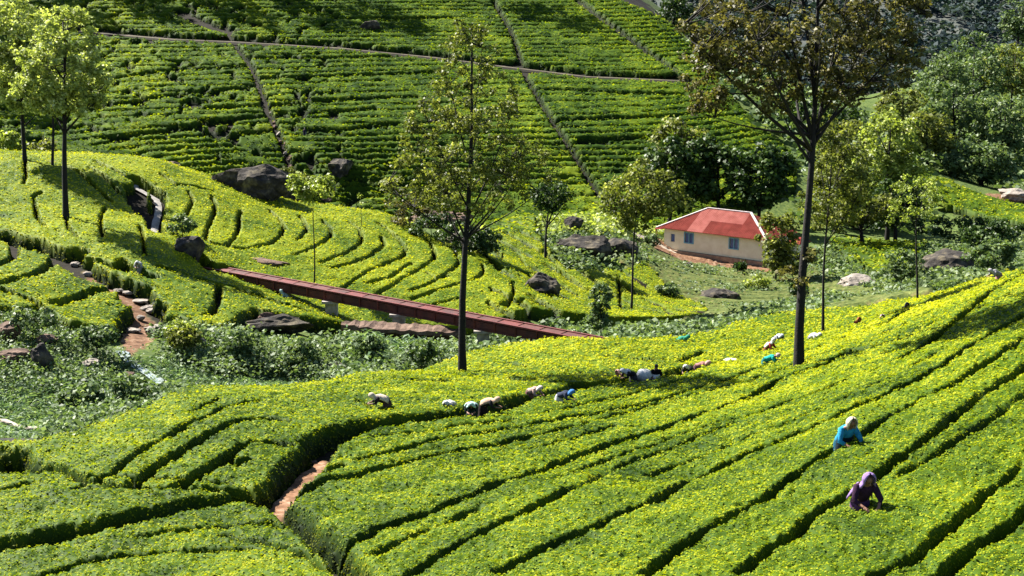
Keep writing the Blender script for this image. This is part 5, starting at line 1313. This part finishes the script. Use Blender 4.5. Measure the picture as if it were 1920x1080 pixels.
def body_mesh(pose):
    J = POSES[pose]; V = []; E = []; R = []
    def add(p, r, par=None):
        V.append(p); R.append(r)
        if par is not None: E.append((par, len(V) - 1))
        return len(V) - 1
    pe = add(J['pelvis'], .135); be = add(J['belly'], .125, pe); ch = add(J['chest'], .14, be); ne = add(J['neck'], .052, ch); he = add(J['head'], .092, ne); cr = add(J['crown'], .07, he)
    for s in (-1, 1):
        m = lambda p: (p[0] * s, p[1], p[2])
        sh = add(m(J['sh']), .058, ch); el = add(m(J['el']), .043, sh); wr = add(m(J['wr']), .027, el)
        w = Vector(m(J['wr'])); d = (w - Vector(m(J['el']))).normalized(); sd = d.cross(Vector((0, 0, 1))).normalized()
        pa = add(tuple(w + d * .055), .030, wr)
        c = w + d * .055
        for k in range(4):
            a = c + sd * ((k - 1.5) * .019) + d * .035; L = (.05, .062, .058, .045)[k]
            f = add(tuple(a), .011, pa); g = add(tuple(a + d * L * .6 - Vector((0, 0, .012))), .0095, f); add(tuple(a + d * L - Vector((0, 0, .035))), .008, g)
        t = add(tuple(w + d * .03 - sd * (s * .030)), .012, wr); add(tuple(w + d * .06 - sd * (s * .045) - Vector((0, 0, .015))), .0095, t)
        hp = add((.09 * s, J['pelvis'][1], J['pelvis'][2] - .06), .10, pe); kn = add((.10 * s, J['pelvis'][1] - .06, .47), .062, hp); an = add((.10 * s, J['pelvis'][1] + .0, .08), .042, kn); add((.11 * s, J['pelvis'][1] - .16, .035), .034, an)
    me = bpy.data.meshes.new('body'); me.from_pydata(V, E, [])
    o = bpy.data.objects.new('tmp', me); COL.objects.link(o)
    o.modifiers.new('s', 'SKIN'); sk = me.skin_vertices[0].data if me.skin_vertices else None
    if sk is None:
        bm = bmesh.new(); bm.from_mesh(me); bm.verts.layers.skin.verify(); bm.to_mesh(me); bm.free(); sk = me.skin_vertices[0].data
    for i, r in enumerate(R): sk[i].radius = (r, r); sk[i].use_root = (i == 0)
    ss = o.modifiers.new('u', 'SUBSURF'); ss.levels = 1; ss.render_levels = 1
    dg = bpy.context.evaluated_depsgraph_get(); dg.update()
    out = bpy.data.meshes.new_from_object(o.evaluated_get(dg)); out.name = 'body'
    bpy.data.objects.remove(o); out.materials.clear(); out.materials.append(SKIN)
    out.polygons.foreach_set('use_smooth', [True] * len(out.polygons))
    return out
BODY = {k: body_mesh(k) for k in POSES}

def ring(c, ax, rx, ry, n=16, tilt=None):
    """ellipse round c; ax = axis direction"""
    ax = Vector(ax).normalized(); x = Vector((1, 0, 0)); y = ax.cross(x).normalized()
    return [tuple(Vector(c) + x * (rx * math.cos(2 * math.pi * k / n)) + y * (ry * math.sin(2 * math.pi * k / n))) for k in range(n)]

def clothes(pose, root, top, skirt, head, drape_len, drape_w, apron=None):
    J = {k: Vector(v) for k, v in POSES[pose].items()}
    # skirt
    mb = MB(); pel = J['pelvis']; rings = []
    for z, rx, ry in ((pel.z + .14, .15, .12), (pel.z, .19, .17), (.6, .21, .20), (.35, .24, .23), (.10, .27, .26)):
        t = (pel.z - z) / pel.z
        rings.append([(pel.x + rx * math.cos(a) * (1 + .05 * math.sin(6 * a) * max(t, 0)), pel.y * (1 - max(t, 0) * .5) + (-.02 if z > pel.z else 0) + ry * math.sin(a) * (1 + .05 * math.sin(7 * a) * max(t, 0)), z) for a in [2 * math.pi * k / 20 for k in range(20)]])
    mb.loft(rings); mb.build('skirt', cloth(skirt), root, True)
    # blouse along the spine
    mb = MB(); sp = [J['pelvis'] + Vector((0, 0, .04)), J['belly'], J['chest'], J['chest'].lerp(J['neck'], .55), J['neck'] - (J['neck'] - J['chest']) * .12]
    ax = [(sp[min(i + 1, 4)] - sp[max(i - 1, 0)]) for i in range(5)]
    mb.loft([ring(p, a, rx, ry) for p, a, rx, ry in zip(sp, ax, (.175, .165, .20, .17, .08), (.15, .14, .155, .12, .075))])
    for s in (-1, 1):
        m = lambda p: Vector((p.x * s, p.y, p.z))
        a, b, c = m(J['sh']), m(J['el']), m(J['wr'])
        mb.tube([a.lerp(J['chest'], .3), a, a.lerp(b, .5), b, b.lerp(c, .55)], [.085, .08, .068, .060, .045], 10)
    mb.build('blouse', cloth(top), root, True)
    if apron:
        mb = MB(); c = J['belly']; mb.loft([ring(c + Vector((0, -.06, .12)), (0, -.3, 1), .17, .12), ring(c + Vector((0, -.10, -.03)), (0, -.2, 1), .21, .16), ring(Vector((0, c.y - .02, .55)), (0, 0, 1), .22, .22)]); mb.build('apron', cloth(apron), root, True)
    if head:
        # cloth over the head, falling down the back
        h, c = J['head'], J['crown']; ax = (c - h).normalized(); back = Vector((0, 1, 0)) - ax * ax.y; back = back.normalized() if back.length > .1 else Vector((0, 0, 1)); sd = Vector((1, 0, 0))
        hc = h + ax * .035; mb = MB(); rows = []
        nb = 13
        for i in range(6):       # dome
            ph = math.radians(84 - i * 22); rr = .128 * math.cos(ph); zz = .135 * math.sin(ph)
            rows.append([hc + ax * zz + back * (rr * math.cos(a)) + sd * (rr * math.sin(a)) for a in [math.radians(-128 + 256 * k / (nb - 1)) for k in range(nb)]])
        spine = [J['neck'] + back * .06, J['chest'] + back * .17, J['belly'] + back * .19, J['pelvis'] + back * .2]
        dn = Vector((0, .25, -1)).normalized()
        if drape_len > 0:
            for i, p in enumerate(spine[:drape_len]):
                w = drape_w * (0.75 + 0.2 * i)
                rows.append([p + sd * (w * math.sin(a)) - back * (.16 * (1 - math.cos(a))) + Vector((0, 0, .012 * math.sin(9 * a + i))) for a in [math.radians(-95 + 190 * k / (nb - 1)) for k in range(nb)]])
        vs = [tuple(p) for r in rows for p in r]; f = [(i * nb + k, i * nb + k + 1, (i + 1) * nb + k + 1, (i + 1) * nb + k) for i in range(len(rows) - 1) for k in range(nb - 1)]
        mb.add(vs, f); o = mb.build('head_cloth', cloth(head), root, True)
        md = o.modifiers.new('thickness', 'SOLIDIFY'); md.thickness = 0.012; md.offset = 1
    else:
        h, c = J['head'], J['crown']; ax = (c - h).normalized(); mb = MB(); rows = []
        for i in range(6):
            ph = math.radians(88 - i * 20); rr = .104 * math.cos(ph); zz = .118 * math.sin(ph); rows.append([tuple(h + ax * (.04 + zz) + Vector((rr * math.cos(a), rr * math.sin(a) + .012, 0))) for a in [2 * math.pi * k / 14 for k in range(14)]])
        mb.loft(rows); mb.build('hair', HAIR, root, True)
    # face: nose and eyes
    h = J['head']; ax = (J['crown'] - J['neck']).normalized(); fw = Vector((0, -1, 0)) - ax * (-ax.y); fw = fw.normalized()
    mb = MB(); mb.tube([h + fw * .085 + ax * .03, h + fw * .112 + ax * .0, h + fw * .09 - ax * .012], [.008, .014, .010], 6); mb.build('nose', SKIN, root, True)
    for s in (-1, 1):
        mb = MB(); mb.box(tuple(h + fw * .086 + ax * .03 + Vector((s * .032, 0, 0))), (.022, .012, .010)); mb.build('eye', HAIR, root)

def person(u, v, d0, d1, pose, rz, top, skirt, head, label, group='tea pickers', drape=3, dw=.2, up=0.0, sc=1.0, apron=None, sack=None):
    p, D = hit(u, v, d0, d1); z = p[2] - HH + up
    if D > 40: sc *= 0.86; z += 0.05
    root = empty('person', (p[0], p[1], z), label, 'person', group, math.radians(rz)); root.scale = (sc, sc, sc)
    me = BODY[pose].copy(); link('body', me, root)
    clothes(pose, root, top, skirt, head, drape, dw, apron)
    return root, p
WHITE = (.80, .78, .74)
person(1612, 948, 24, 34, 'pick', 8, (.05, .02, .05), (.10, .04, .12), (.34, .22, .48), 'tea picker in a purple shawl over the head, nearest to the camera', drape=4, dw=.19, sc=1.03, up=.03)
person(1578, 832, 30, 42, 'pick', 18, (.03, .30, .55), (.02, .10, .16), (.78, .66, .50), 'tea picker in a bright blue top and cream head cloth', drape=1, dw=.12, sc=1.05, up=-0.05, apron=(.01, .02, .03))
person(1436, 680, 55, 75, 'bend', 75, (.02, .42, .36), (.03, .2, .2), (.60, .45, .42), 'bending tea picker in a teal top beside the tallest trunk', drape=0, up=.12)
person(1437, 655, 60, 80, 'pick', 60, (.40, .05, .05), (.30, .06, .06), WHITE, 'tea picker with large white head cloth and dark red sleeves', drape=3, dw=.26)
person(1456, 636, 60, 82, 'bend', 20, (.3, .3, .35), (.1, .1, .15), (.62, .66, .80), 'tea picker with a small pale blue head cloth behind the white one', drape=2, up=.05)
person(1521, 634, 60, 82, 'bend', 40, (.7, .7, .72), (.3, .3, .3), WHITE, 'tea picker in white right of the tallest trunk', drape=3, up=.03)
person(1605, 608, 60, 82, 'pick', 10, (.45, .08, .05), (.2, .05, .05), (.62, .22, .08), 'tea picker with an orange head cloth up the slope', drape=1, up=-.15)
person(1651, 597, 60, 82, 'pick', 0, (.4, .3, .3), (.2, .1, .1), (.78, .55, .50), 'tea picker of whom only a pale pink head cloth shows', drape=1, up=-.3)
person(1697, 577, 60, 82, 'pick', 0, (.03, .04, .05), (.03, .03, .03), (.05, .06, .08), 'tea picker with a dark grey head near the upper edge of the near slope', drape=1, up=-.25)
person(1872, 523, 55, 80, 'bend', -70, (.30, .29, .30), (.45, .22, .26), (.45, .43, .44), 'grey clothed picker bending on the crest at the right', drape=2, up=.2)
person(1230, 703, 52, 75, 'up', 0, (.006, .006, .008), (.01, .01, .01), None, 'black haired man in dark jacket and white shirt at the end of the gap', apron=(.85, .85, .83), up=-.18)
person(1186, 707, 52, 75, 'bend', -60, (.02, .02, .03), (.05, .05, .06), (.75, .76, .8), 'picker in black and white bending beside the white sacks', drape=2, up=.10)
person(1167, 705, 52, 75, 'pick', -40, (.6, .3, .3), (.2, .1, .1), (.72, .42, .38), 'picker with a pinkish head cloth left of the black and white one', drape=1, up=-.25)
person(1294, 692, 52, 78, 'bend', -30, (.04, .04, .04), (.04, .04, .04), WHITE, 'picker with a white head cloth right of the man in the dark jacket', drape=1, up=-.02)
person(1308, 687, 52, 78, 'bend', 60, (.4, .2, .18), (.2, .1, .1), (.66, .38, .34), 'picker with a dull pink head cloth, right of the two bent low', drape=1, up=.0)
person(1050, 752, 45, 65, 'bend', 60, (.04, .05, .09), (.6, .6, .65), (.08, .25, .62), 'picker with a blue head bundle and white skirt by the dark gap', drape=1, up=.18)
person(994, 737, 45, 68, 'bend', 50, (.5, .35, .3), (.2, .1, .1), (.78, .66, .56), 'picker of whom a cream and pink head cloth shows above the tea', drape=1, up=.05)
person(908, 770, 42, 60, 'bend', 70, (.02, .02, .025), (.03, .02, .02), (.62, .42, .30), 'picker in black with a tan cloth down the back in the dark gap', drape=4, up=.22)
person(884, 772, 42, 60, 'bend', 0, (.02, .03, .03), (.03, .05, .05), (.50, .72, .66), 'picker under a pale sea green cloth in the dark gap', drape=3, dw=.24, up=.15)
person(846, 757, 42, 62, 'bend', -20, (.4, .38, .36), (.3, .3, .3), (.78, .76, .72), 'picker in a white cloth bent low on the far side of the dark gap', drape=3, dw=.24, up=-.08)
person(724, 764, 42, 60, 'bend', -80, (.03, .02, .03), (.08, .05, .05), (.66, .56, .44), 'picker with a long beige cloth down the back at the end of the knoll', drape=4, up=.22)
person(538, 556, 74, 95, 'pick', -70, (.35, .5, .48), (.2, .3, .3), (.55, .72, .68), 'picker in pale green cloth next to the flume', drape=4, up=-.15)
person(262, 500, 74, 95, 'bend', 0, (.5, .5, .5), (.3, .3, .3), WHITE, 'picker of whom a white head cloth shows above the left bank tea', drape=1, up=.1)
person(571, 250, 150, 190, 'up', 170, (.02, .02, .04), (.02, .02, .04), None, 'lone figure in dark clothes standing by the gully on the far hillside', apron=(.5, .5, .6))
person(1271, 640, 66, 86, 'bend', 90, (.03, .25, .13), (.03, .18, .1), (.05, .32, .2), 'picker in green crouching beside the black boulder', drape=3, up=.0)
# sacks and cloths of plucked leaves
def sack(u, v, d0, d1, rx, rz, col, label, lift=.55, name='sack'):
    p, D = hit(u, v, d0, d1); bm = bmesh.new(); bmesh.ops.create_icosphere(bm, subdivisions=3, radius=1)
    co = np.array([w.co[:] for w in bm.verts]); fs = [[w.index for w in f.verts] for f in bm.faces]; bm.free()
    co *= (1 + .35 * (fbm(co[:, 0] * 2 + u, co[:, 1] * 2 + co[:, 2], 3, 3) - .5))[:, None]; co[:, 2] = np.where(co[:, 2] > .5, co[:, 2] * 1.2, co[:, 2])
    co = co * np.array([rx, rx * .7, rz]); o = link(name, mesh_np(name, co, None, [cloth(col)], tris=np.array(fs), smooth=True)); o.location = (p[0], p[1], p[2] - HH + lift + rz); tag(o, label, 'sack', 'cloth sacks of plucked leaves')
sack(1208, 704, 52, 75, .34, .24, (.85, .85, .85), 'white cloth sack left of the man in the dark jacket')
sack(1370, 675, 55, 80, .34, .07, (.85, .82, .72), 'flat cream cloth lying on the bright tea', .72)
